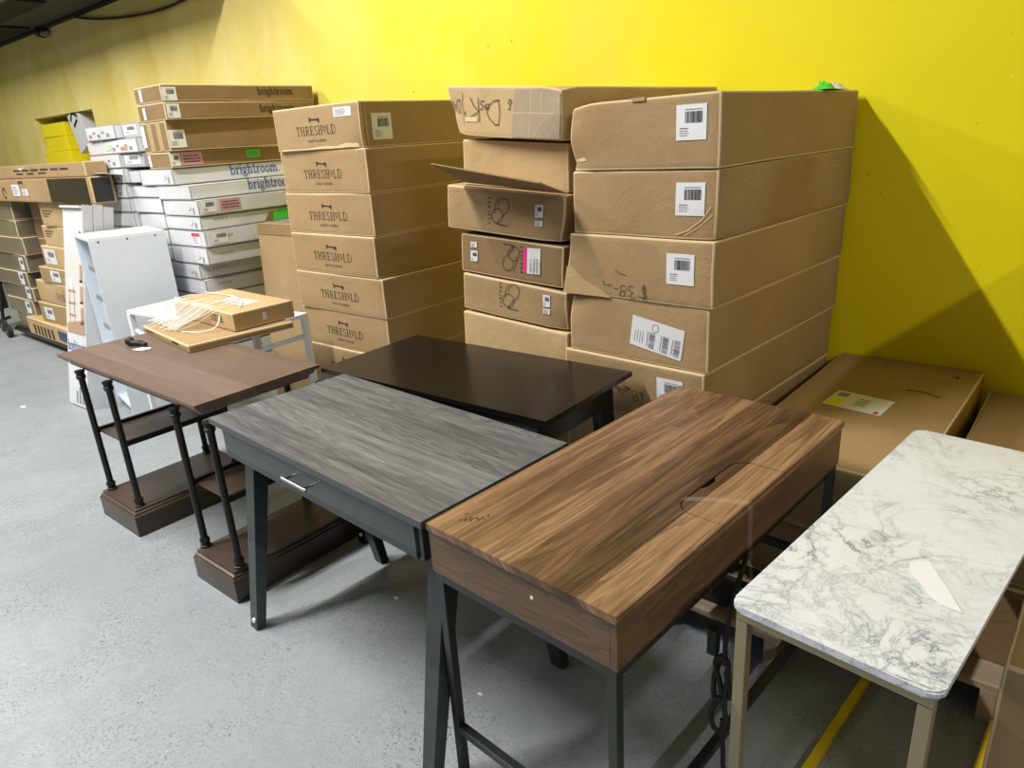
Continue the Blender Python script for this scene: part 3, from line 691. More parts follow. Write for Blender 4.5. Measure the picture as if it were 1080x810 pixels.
# Desk writing, traced strokes (upside down on the box)
DESK = [[(-0.2478, 1.6987), (-0.2539, 1.687), (-0.2459, 1.6791), (-0.2367, 1.6858), (-0.2409, 1.6958), (-0.2501, 1.6974)], [(-0.2459, 1.6791), (-0.2457, 1.6645), (-0.2544, 1.6641)], [(-0.3048, 1.7004), (-0.2991, 1.6581), (-0.3055, 1.6135), (-0.3256, 1.6156), (-0.3573, 1.6416), (-0.3682, 1.6625), (-0.3568, 1.6843), (-0.3327, 1.6975), (-0.3026, 1.7003)], [(-0.355, 1.6867), (-0.3639, 1.6898), (-0.3797, 1.6859), (-0.3766, 1.6781), (-0.3559, 1.6777), (-0.3642, 1.6723), (-0.3773, 1.6721)], [(-0.3819, 1.7011), (-0.3973, 1.7022), (-0.4007, 1.6924), (-0.3876, 1.6839), (-0.3925, 1.6741), (-0.4043, 1.6739)], [(-0.414, 1.7135), (-0.4129, 1.6805), (-0.4091, 1.6292)], [(-0.4584, 1.7194), (-0.4382, 1.6873), (-0.4128, 1.6678)], [(-0.4585, 1.6501), (-0.4377, 1.6566), (-0.4128, 1.6678)], [(-0.5046, 1.7382), (-0.5141, 1.708), (-0.5095, 1.6662), (-0.517, 1.6193)], [(-0.5054, 1.6659), (-0.4966, 1.6706), (-0.4904, 1.6546)], [(-0.5281, 1.7142), (-0.5442, 1.718), (-0.5625, 1.7063), (-0.5542, 1.6742), (-0.5424, 1.6682), (-0.5314, 1.6885), (-0.5301, 1.7118)], [(-0.5674, 1.7014), (-0.5786, 1.6995), (-0.5789, 1.6784), (-0.5674, 1.6698)], [(-0.587, 1.7133), (-0.596, 1.7092), (-0.5933, 1.6979), (-0.5867, 1.6842)]]
def deskw(bm):
    for st in DESK: ribbon(bm, on_tilt(1.541, 4.9, -0.011), st, 0.0032)
mark('handwriting', PB[0], M['ink'], deskw)
mark('clear_tape_patch', PB[0], M['tape_grey'], lambda bm: face2(bm, on_tilt(1.541, 4.9, -0.0095), [(-.2358, 1.566), (-.006, 1.548), (-.004, 1.712), (-.2215, 1.728)]))
mark('tape_wrinkles', PB[0], M['kraft_edge'], lambda bm: [ribbon(bm, on_tilt(1.541, 4.9, -0.0105), st, .0022) for st in ([(-.14, 1.72), (-.143, 1.66), (-.15, 1.56)], [(-.235, 1.65), (-.15, 1.645), (-.03, 1.635)], [(-.13, 1.56), (-.10, 1.60), (-.05, 1.63), (-.01, 1.66)], [(-.09, 1.71), (-.095, 1.65)], [(-.06, 1.555), (-.03, 1.60)])])
mark('tape_strip', PB[0], M['kraft_edge'], lambda bm: face2(bm, on_tilt(1.541, 4.9, -0.0085), [(-.50, 1.635), (-.42, 1.63), (-.42, 1.648), (-.50, 1.652)]))
# open carton: inner panel and front flap raised over the carton below
c = PB[1]
bm = bmesh.new()
q = [(-0.505, -0.035, 0.012), (0.010, -0.035, 0.003), (0.030, -0.215, 0.055), (-0.50, -0.215, 0.095)]
lo = [bm.verts.new(p) for p in q]; hi = [bm.verts.new((p[0], p[1], p[2] + 0.005)) for p in q]
bm.faces.new(lo[::-1]); bm.faces.new(hi)
for i in range(4): bm.faces.new((lo[i], lo[(i + 1) % 4], hi[(i + 1) % 4], hi[i]))
obj('front_flap', bm, M['kraft'], c)
loop_logo(PB[2], on_tilt(1.176, 4.2, -0.010), 0, -0.302, 1.290)
for k, (u0, u1, v0, v1, st) in enumerate([(-.1333, -.0958, 1.270, 1.318, 'tag'), (-.133, -.0978, 1.237, 1.2585, 'lines')]): sticker(PB[2], on_tilt(1.176, 4.2, -0.010), u0, u1, v0, v1, style=st, seed=60 + k)
loop_logo(PB[3], on_tilt(1.002, 3.6, -0.010), PI, -0.268, 1.108)
for k, (u0, u1, v0, v1, st) in enumerate([(-.485, -.45, 1.140, 1.163, 'lines'), (-.485, -.447, 1.082, 1.126, 'tag')]): sticker(PB[3], on_tilt(1.002, 3.6, -0.010), u0, u1, v0, v1, style=st, seed=64 + k)
sticker(PB[3], on_tilt(1.002, 3.6, -0.011), -.175, -.107, 1.050, 1.152, style='ship', seed=66)
mark('pink_strip', PB[3], M['magenta'], lambda bm: face2(bm, on_tilt(1.002, 3.6, -0.011), [(-.196, 1.056), (-.175, 1.052), (-.175, 1.152), (-.196, 1.155)]))
loop_logo(PB[4], on_tilt(0.836, 3.9, -0.010), 0, -0.275, 0.950)
for k, (u0, u1, v0, v1, st) in enumerate([(-.112, -.077, .926, .974, 'tag'), (-.112, -.078, .897, .918, 'lines')]): sticker(PB[4], on_tilt(0.836, 3.9, -0.010), u0, u1, v0, v1, style=st, seed=70 + k)

# ------------------------------------------------------------------ key-logo stack
thx = [-2.742, -2.739, -2.742, -2.750, -2.726, -2.737, -2.74, -2.74]
thw = [0.688, 0.706, 0.714, 0.702, 0.730, 0.733, 0.72, 0.72]
pitch = (1.765 - 0.116) / 8
TB = []
for i in range(8):
    zt = 1.765 - pitch * i
    c = carton('cardboard_carton', (thx[i], 2.2 + (0.004 * ((i * 7) % 3))), thw[i], 0.98, zt - pitch, pitch, math.radians([0.6, -0.3, 0.2, 0, 0.5, -0.2, 0.2, 0][i]), M['kraft'], M['kraft_edge'], seed=80 + i, amp=0.004,
               crush=[(0, 0, 0, 0.1, -0.008, 0.012, 0)] if i == 0 else [])
    tag(c, '%s carton%s in the stack printed with an old key and serif name' % (ORD[i], '' if i == 0 else ' from the top'), 'box', 'key-logo cartons in one stack'); TB.append(c)
    def logo(bm, w_=thw[i]):
        mp = on_front(x0=-w_ * 0.5, y=-0.0065)
        letters(bm, mp, THRESH, 0.318, -0.159, 0.072, height=0.042, wk=0.62, track=0.10)
        # key: shaft, bow, bit
        ribbon(bm, mp, [(-0.034, 0.144), (0.030, 0.141)], 0.006)
        ribbon(bm, mp, [(-0.037, 0.134), (-0.037, 0.153)], 0.006); ribbon(bm, mp, [(-0.030, 0.138), (-0.030, 0.150)], 0.004)
        ribbon(bm, mp, arc(0.034, 0.142, 0.006, 0.005, 0, 360, 8), 0.004); ribbon(bm, mp, [(0.037, 0.140), (0.037, 0.128)], 0.006); ribbon(bm, mp, [(0.026, 0.140), (0.026, 0.133)], 0.005)
    mark('printed_logo', c, M['ink'], logo)
    small_text('QUALITY & DESIGN', 0.0165, (lambda w_: lambda u, v: (-w_ * 0.5 + u, -0.0065, 0.040 + v))(thw[i]), c, M['ink'])
sticker(TB[0], on_front(z0=-(1.765 - pitch), y=-0.006), -.185, -.055, 1.703, 1.744, style='lines', seed=90)
sticker(TB[0], on_right(z0=-(1.765 - pitch), x=0.007), .068, .192, 1.591, 1.709, seed=91)
mark('torn_edge', TB[0], M['kraft_edge'], lambda bm: face2(bm, on_front(y=-0.0075), [(-.66, 0.003), (-.30, .005), (-.25, .003), (-.10, .006), (-.02, .004), (-.03, .022), (-.12, .026), (-.2, .014), (-.28, .018), (-.45, .010), (-.64, .012)]))
mark('flute_edges', TB[0], M['kraft_edge'], lambda bm: (ribbon(bm, on_right(x=.0065), [(.012, .005), (.012, .2)], .006), ribbon(bm, on_right(x=.0065), [(.035, .005), (.035, .2)], .005)))

# ------------------------------------------------------------------ brightroom stacks
def bt_text(c, u0, u1, v0, mat, x=0.007):
    mark('printed_name', c, mat, lambda bm: letters(bm, on_right(x=x), BRIGHT, u1 - u0, u0, v0, track=0.02))
# z_top, z_bot, x_right, width, length, kind
ws = [(1.982, 1.886, -4.460, 0.355, 1.07, 'b'), (1.884, 1.782, -4.458, 0.350, 1.07, 'b'), (1.780, 1.603, -4.494, 0.345, 1.0, 'b'), (1.601, 1.504, -4.524, 0.30, 1.0, 'b'),
      (1.502, 1.402, -4.540, 0.455, 1.03, 'w'), (1.400, 1.314, -4.357, 0.43, 0.85, 'w'), (1.312, 1.216, -4.297, 0.46, 0.85, 'w'), (1.214, 1.131, -4.305, 0.46, 0.85, 'w'),
      (1.129, 1.026, -4.285, 0.47, 0.85, 'w'), (1.024, 0.916, -4.30, 0.46, 0.85, 'w'), (0.914, 0.815, -4.44, 0.42, 0.95, 'w'), (0.813, 0.715, -4.405, 0.44, 0.9, 'w'),
      (0.713, 0.60, -4.42, 0.44, 0.9, 'w'), (0.598, 0.48, -4.42, 0.44, 0.9, 'w'), (0.478, 0.36, -4.42, 0.44, 0.9, 'w'), (0.358, 0.24, -4.42, 0.44, 0.9, 'w'), (0.238, 0.116, -4.42, 0.44, 0.9, 'w')]
WB = []
for i, (zt, zb, x, w_, l_, k) in enumerate(ws):
    c = carton('cardboard_carton', (x, 2.13), w_, l_, zb, zt - zb, math.radians([0, .4, -.3, .2][i % 4]), M['kraft_dark'] if k == 'b' else M['white_board'], M['kraft_edge'] if k == 'b' else M['white_edge'], seed=100 + i, amp=0.003)
    lab = {0: 'topmost long brown carton with dark lettering on its side, above the white ones', 1: 'second long brown carton with dark lettering, half behind the key-logo stack', 2: 'thick long brown carton with tape strips on its end', 3: 'long brown carton with pink and green stickers on its side',
           4: 'long white carton with large blue lettering, directly under the brown ones', 5: 'long white carton with blue lettering, second of the white ones', 6: 'long white carton with a pink sticker on its side', 7: 'long white carton with a bright green patch on its side',
           8: 'long white carton with a red and white label on its end'}.get(i, '%s long carton from the top in the long-carton stack beside the brown panel' % ORD[i])
    tag(c, lab, 'box', 'long cartons stacked beside the key-logo cartons'); WB.append(c)
yo = 2.13
bt_text(WB[0], .633, .915, 1.9225 - 1.886, M['ink']); bt_text(WB[1], .633, .915, 1.818 - 1.782, M['ink'])
def white_patch(c, a, b, z0, z1): mark('white_panel', c, M['paper'], lambda bm: face2(bm, on_right(x=.0062), [(a, z0), (b, z0), (b, z1), (a, z1)]))
bt_text(WB[4], .385, .76, 1.436 - 1.402, M['blue_ink']); bt_text(WB[5], .39, .76, 1.345 - 1.314, M['blue_ink'])
SR = [(0, .006, .092, 1.888, 1.964, 'tag', None), (1, .010, .091, 1.792, 1.871, 'tag', None), (2, .006, .110, 1.622, 1.726, 'tag', None), (3, .004, .062, 1.516, 1.591, 'tag', None),
      (3, .066, .206, 1.517, 1.592, 'words', 'pink'), (3, .517, .617, 1.537, 1.583, 'words', 'green'), (6, .020, .120, 1.236, 1.306, 'tag', None), (6, .140, .280, 1.236, 1.306, 'words', 'pink'),
      (8, .04, .15, 1.045, 1.115, 'tag', None)]
for k, (i, a, b_, z0, z1, st, mt) in enumerate(SR): sticker(WB[i], on_right(z0=-ws[i][1], x=0.0065), a, b_, z0, z1, style=st, mat=M[mt] if mt else None, seed=120 + k)
mark('green_patch', WB[7], M['green'], lambda bm: face2(bm, on_right(x=.0065), [(.50, .004), (.62, .006), (.62, .07), (.55, .068), (.505, .05)]))
mark('brown_patch', WB[7], M['kraft_dark'], lambda bm: face2(bm, on_right(x=.0060), [(.44, .006), (.52, .004), (.53, .055), (.48, .06)]))
for i in (7, 8, 9, 10, 11): mark('printed_lines', WB[i], M['grey_ink'], lambda bm: [ribbon(bm, on_right(x=.0062), [(.09 + .02 * j, .055), (.10 + .02 * j, .068)], .006) for j in range(5)])
# end faces
mark('end_label', WB[2], M['paper'], lambda bm: face2(bm, on_front(y=-.0065), [(-.34, .03), (-.29, .03), (-.29, .16), (-.34, .16)]))
mark('tape_strip', WB[2], M['tape'], lambda bm: (face2(bm, on_front(y=-.0062), [(-.25, .004), (-.19, .004), (-.19, .172), (-.25, .172)]), face2(bm, on_front(y=-.0062), [(-.13, .004), (-.07, .004), (-.07, .172), (-.13, .172)])))
for i in (0, 1, 3): mark('end_label', WB[i], M['paper'], lambda bm: face2(bm, on_front(y=-.0065), [(-.285, .012), (-.25, .012), (-.25, .082), (-.285, .082)]))
for i in (4, 6, 7, 9, 10): mark('printed_lines', WB[i], M['grey_ink'], lambda bm: [ribbon(bm, on_front(y=-.0062), [(-.12, .03), (-.09, .045), (-.10, .06)], .005), ribbon(bm, on_front(y=-.0062), [(-.06, .02), (-.06, .045)], .018)])
lab = sticker(WB[8], on_front(y=-0.0065), -.17, -.06, .012, .090, style='lines', seed=140)
mark('red_band', lab, M['red'], lambda bm: face2(bm, on_front(y=-.0078), [(-.165, .068), (-.065, .068), (-.065, .088), (-.165, .088)]))

# left white stack
ls = [(1.797, 1.705, -5.19, 0.45, 'w'), (1.703, 1.612, -4.90, 0.84, 'w'), (1.610, 1.520, -5.215, 0.47, 'w'), (1.518, 1.420, -5.20, 0.50, 'w'), (1.418, 1.322, -5.215, 0.46, 'w'),
      (1.320, 1.225, -5.22, 0.46, 'w'), (1.223, 1.125, -5.2, 0.46, 'w'), (1.123, 1.02, -5.2, 0.46, 'w')] + [(1.018 - .1 * k, .92 - .1 * k, -5.2, .46, 'w') for k in range(8)]
for i, (zt, zb, x, w_, k) in enumerate(ls):
    zb = max(zb, 0.118)
    c = carton('cardboard_carton', (x, 2.115), w_, 0.95, zb, zt - zb, math.radians([1.5, -1, 0.8, -.5][i % 4]), M['white_board'], M['white_edge'], seed=160 + i, amp=0.005)
    tag(c, '%s in the left stack of white cartons, behind the tall picture carton' % (['topmost', 'wide printed carton, second', 'third carton', 'fourth carton', 'fifth carton', 'sixth carton', 'seventh carton', 'eighth carton'] + [ORD[j] + ' carton' for j in range(8, 18)])[i], 'box', 'white cartons in the left stack')
    if i in (0, 1, 2, 3, 4):
        mark('printed_lines', c, M['grey_ink'], lambda bm: [ribbon(bm, on_front(y=-.0085), [(-.4 + .07 * j, .03 + .02 * (j % 2)), (-.37 + .07 * j, .03 + .02 * (j % 2))], .012 if j % 2 else .02) for j in range(5)])
    if i == 1:
        mark('orange_print', c, plain('orange_print', (.8, .3, .12), .5), lambda bm: face2(bm, on_front(y=-.0085), [(-.22, .02), (-.16, .02), (-.16, .045), (-.22, .045)]))
        mark('green_print', c, plain('pale_green_print', (.5, .68, .45), .5), lambda bm: face2(bm, on_front(y=-.0085), [(-.52, .025), (-.42, .025), (-.42, .06), (-.52, .06)]))
    if i == 3:
        bm = bmesh.new(); box(bm, -0.45, -0.02, -0.13, 0.03, 0.055, 0.058, mat=Matrix.Rotation(math.radians(-9), 4, 'X')); obj('open_flap', bm, M['white_board'], c)
# short cartons between the two columns
for i, (zt, zb, x, w_, y) in enumerate([(1.797, 1.703, -4.905, 0.28, 2.16), (1.610, 1.520, -4.90, 0.31, 2.14), (1.500, 1.42, -5.02, 0.17, 2.14), (1.400, 1.325, -4.80, 0.38, 2.14), (1.322, 1.225, -4.79, 0.40, 2.14), (1.222, 1.12, -4.79, 0.40, 2.14), (1.118, 1.02, -4.79, 0.40, 2.14), (1.018, .92, -4.79, 0.40, 2.14), (.898, .78, -4.87, 0.32, 2.14), (.778, .66, -4.87, 0.32, 2.14), (.658, .54, -4.87, 0.32, 2.14), (.538, .42, -4.87, 0.32, 2.14), (.418, .27, -4.87, 0.32, 2.14), (.268, .117, -4.87, 0.32, 2.14)]):
    c = carton('cardboard_carton', (x, y), w_, 0.85, zb, zt - zb, math.radians([0, 1, -1][i % 3]), M['grey_board'] if i in (0, 1) else M['white_board'], M['white_edge'], seed=190 + i, amp=0.003)
    tag(c, '%s short carton in the narrow column between the two white carton stacks' % ORD[i], 'box', 'short cartons in the narrow column')
    if i in (0, 1): sticker(c, on_front(y=-.006), -w_ + .03, -.05, .02, .08, style='tag', seed=200 + i)
# brown flat panel carton leaning by the key stack
bm = bmesh.new(); box(bm, -0.56, 0, 0, 0.06, 0, 1.155, bev=0.004)
c = obj('flat_panel_carton', bm, M['kraft'], loc=(-3.50, 2.19, 0.0), rot=(math.radians(-3.6), 0, 0))
c.location = (-3.50, 2.29, 0.004)
tag(c, 'tall flat brown carton standing between the white cartons and the key-logo stack', 'box')
mark('folded_top', c, M['kraft_dark'], lambda bm: box(bm, -.555, -.01, -.004, 0.0, 1.09, 1.153))

# ------------------------------------------------------------------ tall white picture carton
e = empty('picture_carton', (-5.365, 1.468, 0.005)); e.rotation_euler = (math.radians(-12.3), 0, math.radians(3))
tag(e, 'tall narrow white carton with a room photo and blue lettering, leaning back with open flaps', 'box')
W_, D_, H_ = 0.290, 0.19, 1.325
bm = bmesh.new(); t_ = .006
box(bm, 0, W_, 0, t_, 0, H_); box(bm, 0, W_, D_ - t_, D_, 0, H_); box(bm, 0, t_, t_, D_ - t_, 0, H_); box(bm, W_ - t_, W_, t_, D_ - t_, 0, H_); box(bm, 0, W_, 0, D_, 0, t_)
obj('carton_body', bm, M['white_board'], e)
for (a, b_, hh) in ((0.0, .06, 0.02), (.064, .125, .03), (.129, .19, .02)):
    bm = bmesh.new(); box(bm, W_, W_ + 0.006, a, b_, 1.0, H_ + hh); obj('grey_insert', bm, M['grey_board'], e)
bm = bmesh.new(); box(bm, 0.0, W_, -0.02, 0.0, H_ - 0.002, H_ + .012, mat=None); obj('top_flap', bm, M['white_board'], e)
pic = mark('room_picture', e, plain('picture_wall', (.62, .60, .58), .4), lambda bm: face2(bm, on_front(y=-.002), [(.02, .50), (.275, .50), (.275, 1.02), (.02, 1.02)]))
def pict(bm):
    mp0 = on_front(y=-.003); mp = lambda u, v: mp0(.02 + (u - .03) * .637, v)
    face2(bm, mp, [(.03, .50), (.43, .50), (.43, .60), (.03, .56)], 0)
    for x in (.10, .21): ribbon(bm, mp, [(x, .57), (x, .80)], .012, 1)
    for z in (.62, .70, .78): ribbon(bm, mp, [(.08, z), (.24, z)], .014, 1)
    face2(bm, mp, [(.09, .79), (.18, .79), (.17, .87), (.10, .87)], 3)
    for z in (.58, .72, .86): face2(bm, mp, [(.36, z), (.42, z), (.42, z + .10), (.36, z + .10)], 0); face2(bm, mp, [(.35, z - .015), (.42, z - .015), (.42, z), (.35, z)], 2)
obj('picture_detail', (lambda b: (pict(b), b)[1])(bmesh.new()), [plain('picture_floor', (.42, .27, .19), .5), plain('picture_wood', (.40, .24, .12), .5), M['ink'], M['paper']], pic)
mark('printed_name', e, M['blue_ink'], lambda bm: letters(bm, on_front(y=-.002), BRIGHT[:-1], .268, .012, .38, track=0.02, height=.070))
mark('red_mark', e, M['magenta'], lambda bm: (ribbon(bm, on_front(y=-.002), [(.24, 1.14), (.25, 1.17), (.27, 1.14)], .02), ribbon(bm, on_front(y=-.002), [(.21, 1.13), (.28, 1.13)], .008)))
mark('small_print', e, M['grey_ink'], lambda bm: [ribbon(bm, on_front(y=-.002), [(.13 + .045 * j, .03), (.13 + .045 * j, .10 + .03 * (j % 2))], .022) for j in range(4)])

# ------------------------------------------------------------------ white shelf unit
e = empty('white_shelf_unit', (-4.650, 1.60, 0)); e.rotation_euler = (0, 0, math.radians(-9.5)); tag(e, 'white open-sided shelf unit standing between the picture carton and the white desk', 'shelf')
W_, D_, H_ = 0.43, 0.43, 1.145; t_ = .02     # local x -W..0 (open side faces -y), panel on +x
bm = bmesh.new(); box(bm, -t_, 0, 0, D_, 0, H_ - t_, bev=.001); obj('side_panel', bm, M['white_lam'], e)
bm = bmesh.new(); box(bm, -W_, -W_ + t_, 0, D_, 0, H_ - t_, bev=.001); obj('side_panel', bm, M['white_lam'], e)
bm = bmesh.new(); box(bm, -W_, 0.0, 0, D_, H_ - t_, H_, bev=.0015); tpn = obj('top_panel', bm, M['white_metal'], e)
bm = bmesh.new(); box(bm, -W_ + t_, -t_, D_ - .008, D_, 0, H_ - t_); obj('back_panel', bm, M['white_lam'], e)
for z in (0.04, .35):
    bm = bmesh.new(); box(bm, -W_ + t_, -t_, 0.01, D_ - .01, z, z + t_, bev=.001); obj('shelf', bm, M['white_lam'], e)
for z in (0.955, .772, .590):
    bm = bmesh.new(); box(bm, -.20, -.03, .0, .014, z - .016, z + .018, bev=.002); obj('bracket', bm, M['grey_plastic'], e)
for y in (.05, .21, .37):
    bm = bmesh.new(); cyl(bm, (-.002, y, H_ - .028), (.001, y, H_ - .028), .006, n=10); obj('screw_cap', bm, M['hole'], e)

# ------------------------------------------------------------------ left hand dolly load
e = empty('dolly', (-8.15, 1.95, 0)); tag(e, 'black low dolly with small wheels under the cartons at the far left', 'dolly')
bm = bmesh.new(); box(bm, 0.0, 2.3, 0.02, 0.7, 0.085, 0.10); box(bm, 0, 2.3, 0.0, 0.06, .06, .085); box(bm, 0, .06, 0, .9, .06, .085); obj('platform', bm, M['black_metal'], e)
for (x, y, r_) in ((.03, -.06, .058), (.10, .55, .04), (2.1, .1, .04), (2.1, .6, .04)):
    bm = bmesh.new(); cyl(bm, (x, y - .02, r_ + .001), (x, y + .02, r_ + .001), r_, n=24); wl = obj('wheel', bm, M['rubber'], e, True)
    bm = bmesh.new(); cyl(bm, (x, y - .024, r_), (x, y + .024, r_), .014, n=14); obj('hub', bm, M['chrome'], wl, True)
def bx(label, x0, x1, y0, y1, z0, z1, mat, edge='kraft_edge', seed=0, rot=0, group='cartons on the dolly at the far left', amp=.006):
    c = carton('cardboard_carton', (x1, y0), x1 - x0, y1 - y0, z0, z1 - z0, math.radians(rot), M[mat], M[edge], seed=seed, amp=amp); tag(c, label, 'box', group); return c
c = bx('long brown carton on the very top of the far left load, with printed lines', -8.2, -5.40, 1.95, 2.09, 1.480, 1.580, 'kraft', seed=301)
mark('printed_lines', c, M['brown_ink'], lambda bm: [ribbon(bm, on_front(y=-.009), [(-1.45 + .2 * k, .06), (-1.3 + .2 * k, .06)], .012) for k in range(6)] + [ribbon(bm, on_front(y=-.009), [(-1.4 + .25 * k, .035), (-1.25 + .25 * k, .035)], .01) for k in range(3)])
mark('white_tick', c, M['paper'], lambda bm: face2(bm, on_front(y=-.009), [(-1.38, .078), (-1.28, .062), (-1.14, .088), (-1.27, .074)]))
c = bx('long carton half wrapped in black film, second on the far left load', -8.3, -5.34, 1.94, 2.09, 1.300, 1.478, 'kraft', seed=302)
mark('black_wrap', c, M['black_board'], lambda bm: (face2(bm, on_front(y=-.0095), [(-.80, .004), (-.06, .004), (-.06, .172), (-.80, .172)]), face2(bm, on_right(x=.008), [(.01, .01), (.13, .01), (.13, .17), (.01, .17)])))
for a, b_, z0, z1 in ((-1.64, -1.46, .045, .135), (-1.41, -1.26, .05, .10)): sticker(c, on_front(y=-.010), a, b_, z0, z1, style='lines', seed=int(-a * 100))
mark('recycle_mark', c, M['brown_ink'], lambda bm: (ribbon(bm, on_front(y=-.009), arc(-1.85, .07, .04, .04, 0, 300), .012), ribbon(bm, on_front(y=-.009), [(-1.45, .15), (-1.36, .15)], .02)))
# brown column
cb = [('square brown carton just under the long cartons at the far left', -6.62, -6.05, 1.30, 1.110, 'kraft_light', 0), ('tan carton, second in the brown column by the picture carton', -6.76, -6.1, 1.108, .945, 'kraft_light', -2), ('tan carton with a white label, third in the brown column by the picture carton', -6.88, -6.2, .943, .765, 'kraft_light', -1),
      ('small brown carton, fourth in the brown column by the picture carton', -7.0, -6.3, .763, .630, 'kraft', 1), ('wide tan carton, fifth in the brown column by the picture carton', -7.22, -6.35, .628, .440, 'kraft_light', 0), ('striped brown carton, sixth in the brown column by the picture carton', -7.22, -6.4, .438, .262, 'kraft', 2),
      ('flat carton with bottle drawings on its edge, lowest on the far left dolly', -7.60, -5.75, .235, .103, 'kraft_light', 0)]
for i, (lb, x0, x1, zt, zb, mt, r) in enumerate(cb):
    if i == 6: zt = .26
    c = bx(lb, x0, x1, 1.985 if i != 6 else 1.93, 2.65, zb, zt, mt, seed=310 + i, rot=r)
    w_ = x1 - x0
    if i == 2: sticker(c, on_front(y=-.01), -w_ + .06, -w_ + .33, .03, .15, seed=321)
    if i == 4: sticker(c, on_front(y=-.01), -w_ + .38, -w_ + .62, .03, .15, style='ship', seed=322, mat=M['kraft_light'])
    if i == 5: sticker(c, on_front(y=-.01), -w_ + .12, -w_ + .30, .03, .14, seed=323)
    if i == 3: sticker(c, on_front(y=-.01), -w_ + .25, -w_ + .45, .02, .11, seed=324)
    if i == 6:
        mark('printed_shapes', c, M['brown_ink'], lambda bm: [ribbon(bm, on_front(y=-.009), [(-1.68 + .09 * k, .03), (-1.68 + .09 * k, .09)], .045) for k in range(6)])
        mark('navy_block', c, M['navy'], lambda bm: face2(bm, on_front(y=-.009), [(-1.08, .035), (-.80, .035), (-.80, .12), (-1.08, .12)]))
    if i in (0, 1, 2): mark('printed_lines', c, M['brown_ink'], lambda bm, w_=w_: [ribbon(bm, on_front(y=-.009), [(-w_ + .06, .12 - .02 * k), (-w_ + .28 - .05 * k, .12 - .02 * k)], .007) for k in range(3)])
# dark shrink wrapped column
zz = [(1.295, 1.135), (1.133, .985), (.983, .83), (.828, .67), (.668, .53), (.528, .40), (.398, .25), (.248, .103)]
for i, (zt, zb) in enumerate(zz):
    x0, x1 = [(-8.2, -7.35), (-8.25, -7.35), (-8.3, -7.3), (-8.3, -7.35), (-8.32, -7.45), (-8.3, -7.40), (-8.2, -7.52), (-8.1, -7.7)][i]
    c = bx('%s dark shrink-wrapped carton%s in the column at the left edge' % (ORD[i], '' if i == 0 else ' from the top'), x0, x1, 1.99, 2.55, zb, zt, 'kraft_grey', seed=330 + i, rot=[1, -1, .5, -1.5][i % 4], group='dark wrapped cartons at the left edge')
    if i > 2 and i < 7: sticker(c, on_front(y=-.01), -.20, -.08, .02, .13, style='tag', seed=345 + i)
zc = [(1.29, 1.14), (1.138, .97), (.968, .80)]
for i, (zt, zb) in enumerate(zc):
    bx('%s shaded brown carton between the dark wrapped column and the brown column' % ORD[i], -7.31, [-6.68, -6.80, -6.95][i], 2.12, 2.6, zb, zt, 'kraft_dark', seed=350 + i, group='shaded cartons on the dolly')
# black folded hand cart at the left edge
e = empty('hand_cart', (-8.75, 1.95, 0)); tag(e, 'black folded hand cart with wheels at the left edge of the picture', 'cart')
for k, (a, b_) in enumerate((((0, 0, .06), (.02, .1, .75)), ((.25, 0, .06), (.27, .1, .75)), ((0, .0, .22), (.25, .0, .22)), ((0.0, .04, .34), (.26, .04, .34)), ((0.02, .08, .48), (.27, .08, .48)), ((0, 0, .06), (.32, .05, .14)))):
    bm = bmesh.new(); cyl(bm, a, b_, .016, n=12); obj('frame_tube', bm, M['black_metal'], e, True)
bm = bmesh.new(); box(bm, 0.02, .25, .03, .09, .22, .52, bev=.01); obj('folded_cloth', bm, M['rubber'], e)
for x in (-.02, .3):
    bm = bmesh.new(); cyl(bm, (x, -.03, .065), (x, .01, .065), .065, n=22); wl = obj('wheel', bm, M['rubber'], e, True)
    bm = bmesh.new(); cyl(bm, (x, -.034, .065), (x, .014, .065), .014, n=12); obj('hub', bm, M['chrome'], wl, True)
# yellow boxes and leaning pack in the wall recess
for i, (x0, x1, z0, z1, y, rt_) in enumerate([(-10.11, -9.36, 1.502, 1.71, 3.275, 1), (-10.10, -9.38, 1.712, 1.87, 3.28, -1), (-10.08, -9.40, 1.872, 2.02, 3.29, 1)]):
    c = carton('yellow_box', (x1, y), x1 - x0, .25, z0, z1 - z0, math.radians(rt_), M['yellow_board'], M['yellow_board'], seed=360 + i)
    tag(c, '%s bright yellow box inside the wall opening' % ['lowest', 'middle', 'upper'][i], 'box', 'bright yellow boxes in the wall opening')
e = empty('leaning_pack', (-9.04, 3.27, 1.68)); e.rotation_euler = (0, math.radians(-20), 0); tag(e, 'white pack with black and blue print leaning in the wall opening', 'pack')
bm = bmesh.new(); box(bm, 0, .34, 0, .14, -.02, .40, bev=.004); obj('pack_body', bm, M['white_board'], e)
mark('black_print', e, M['ink'], lambda bm: [ribbon(bm, on_front(y=-.002), st, .035) for st in ([(.05, .42), (.12, .47), (.2, .40), (.28, .45)], [(.06, .33), (.16, .38), (.26, .30)], [(.1, .25), (.22, .27)])])
mark('blue_print', e, M['blue'], lambda bm: face2(bm, on_front(y=-.0015), [(.24, .38), (.34, .38), (.34, .5), (.24, .5)]))

# ------------------------------------------------------------------ WALNUT DESK
def desk(name, P, rot, label):
    e = empty(name, (P[0], P[1], 0), math.radians(rot)); tag(e, label, 'desk'); return e
d = desk('walnut_desk', (-1.084, 0.914), -3.55, 'walnut veneer desk with a hatch in its top and thin black metal legs')
W_, D_, ZT = 0.526, 1.098, 0.759
top = None
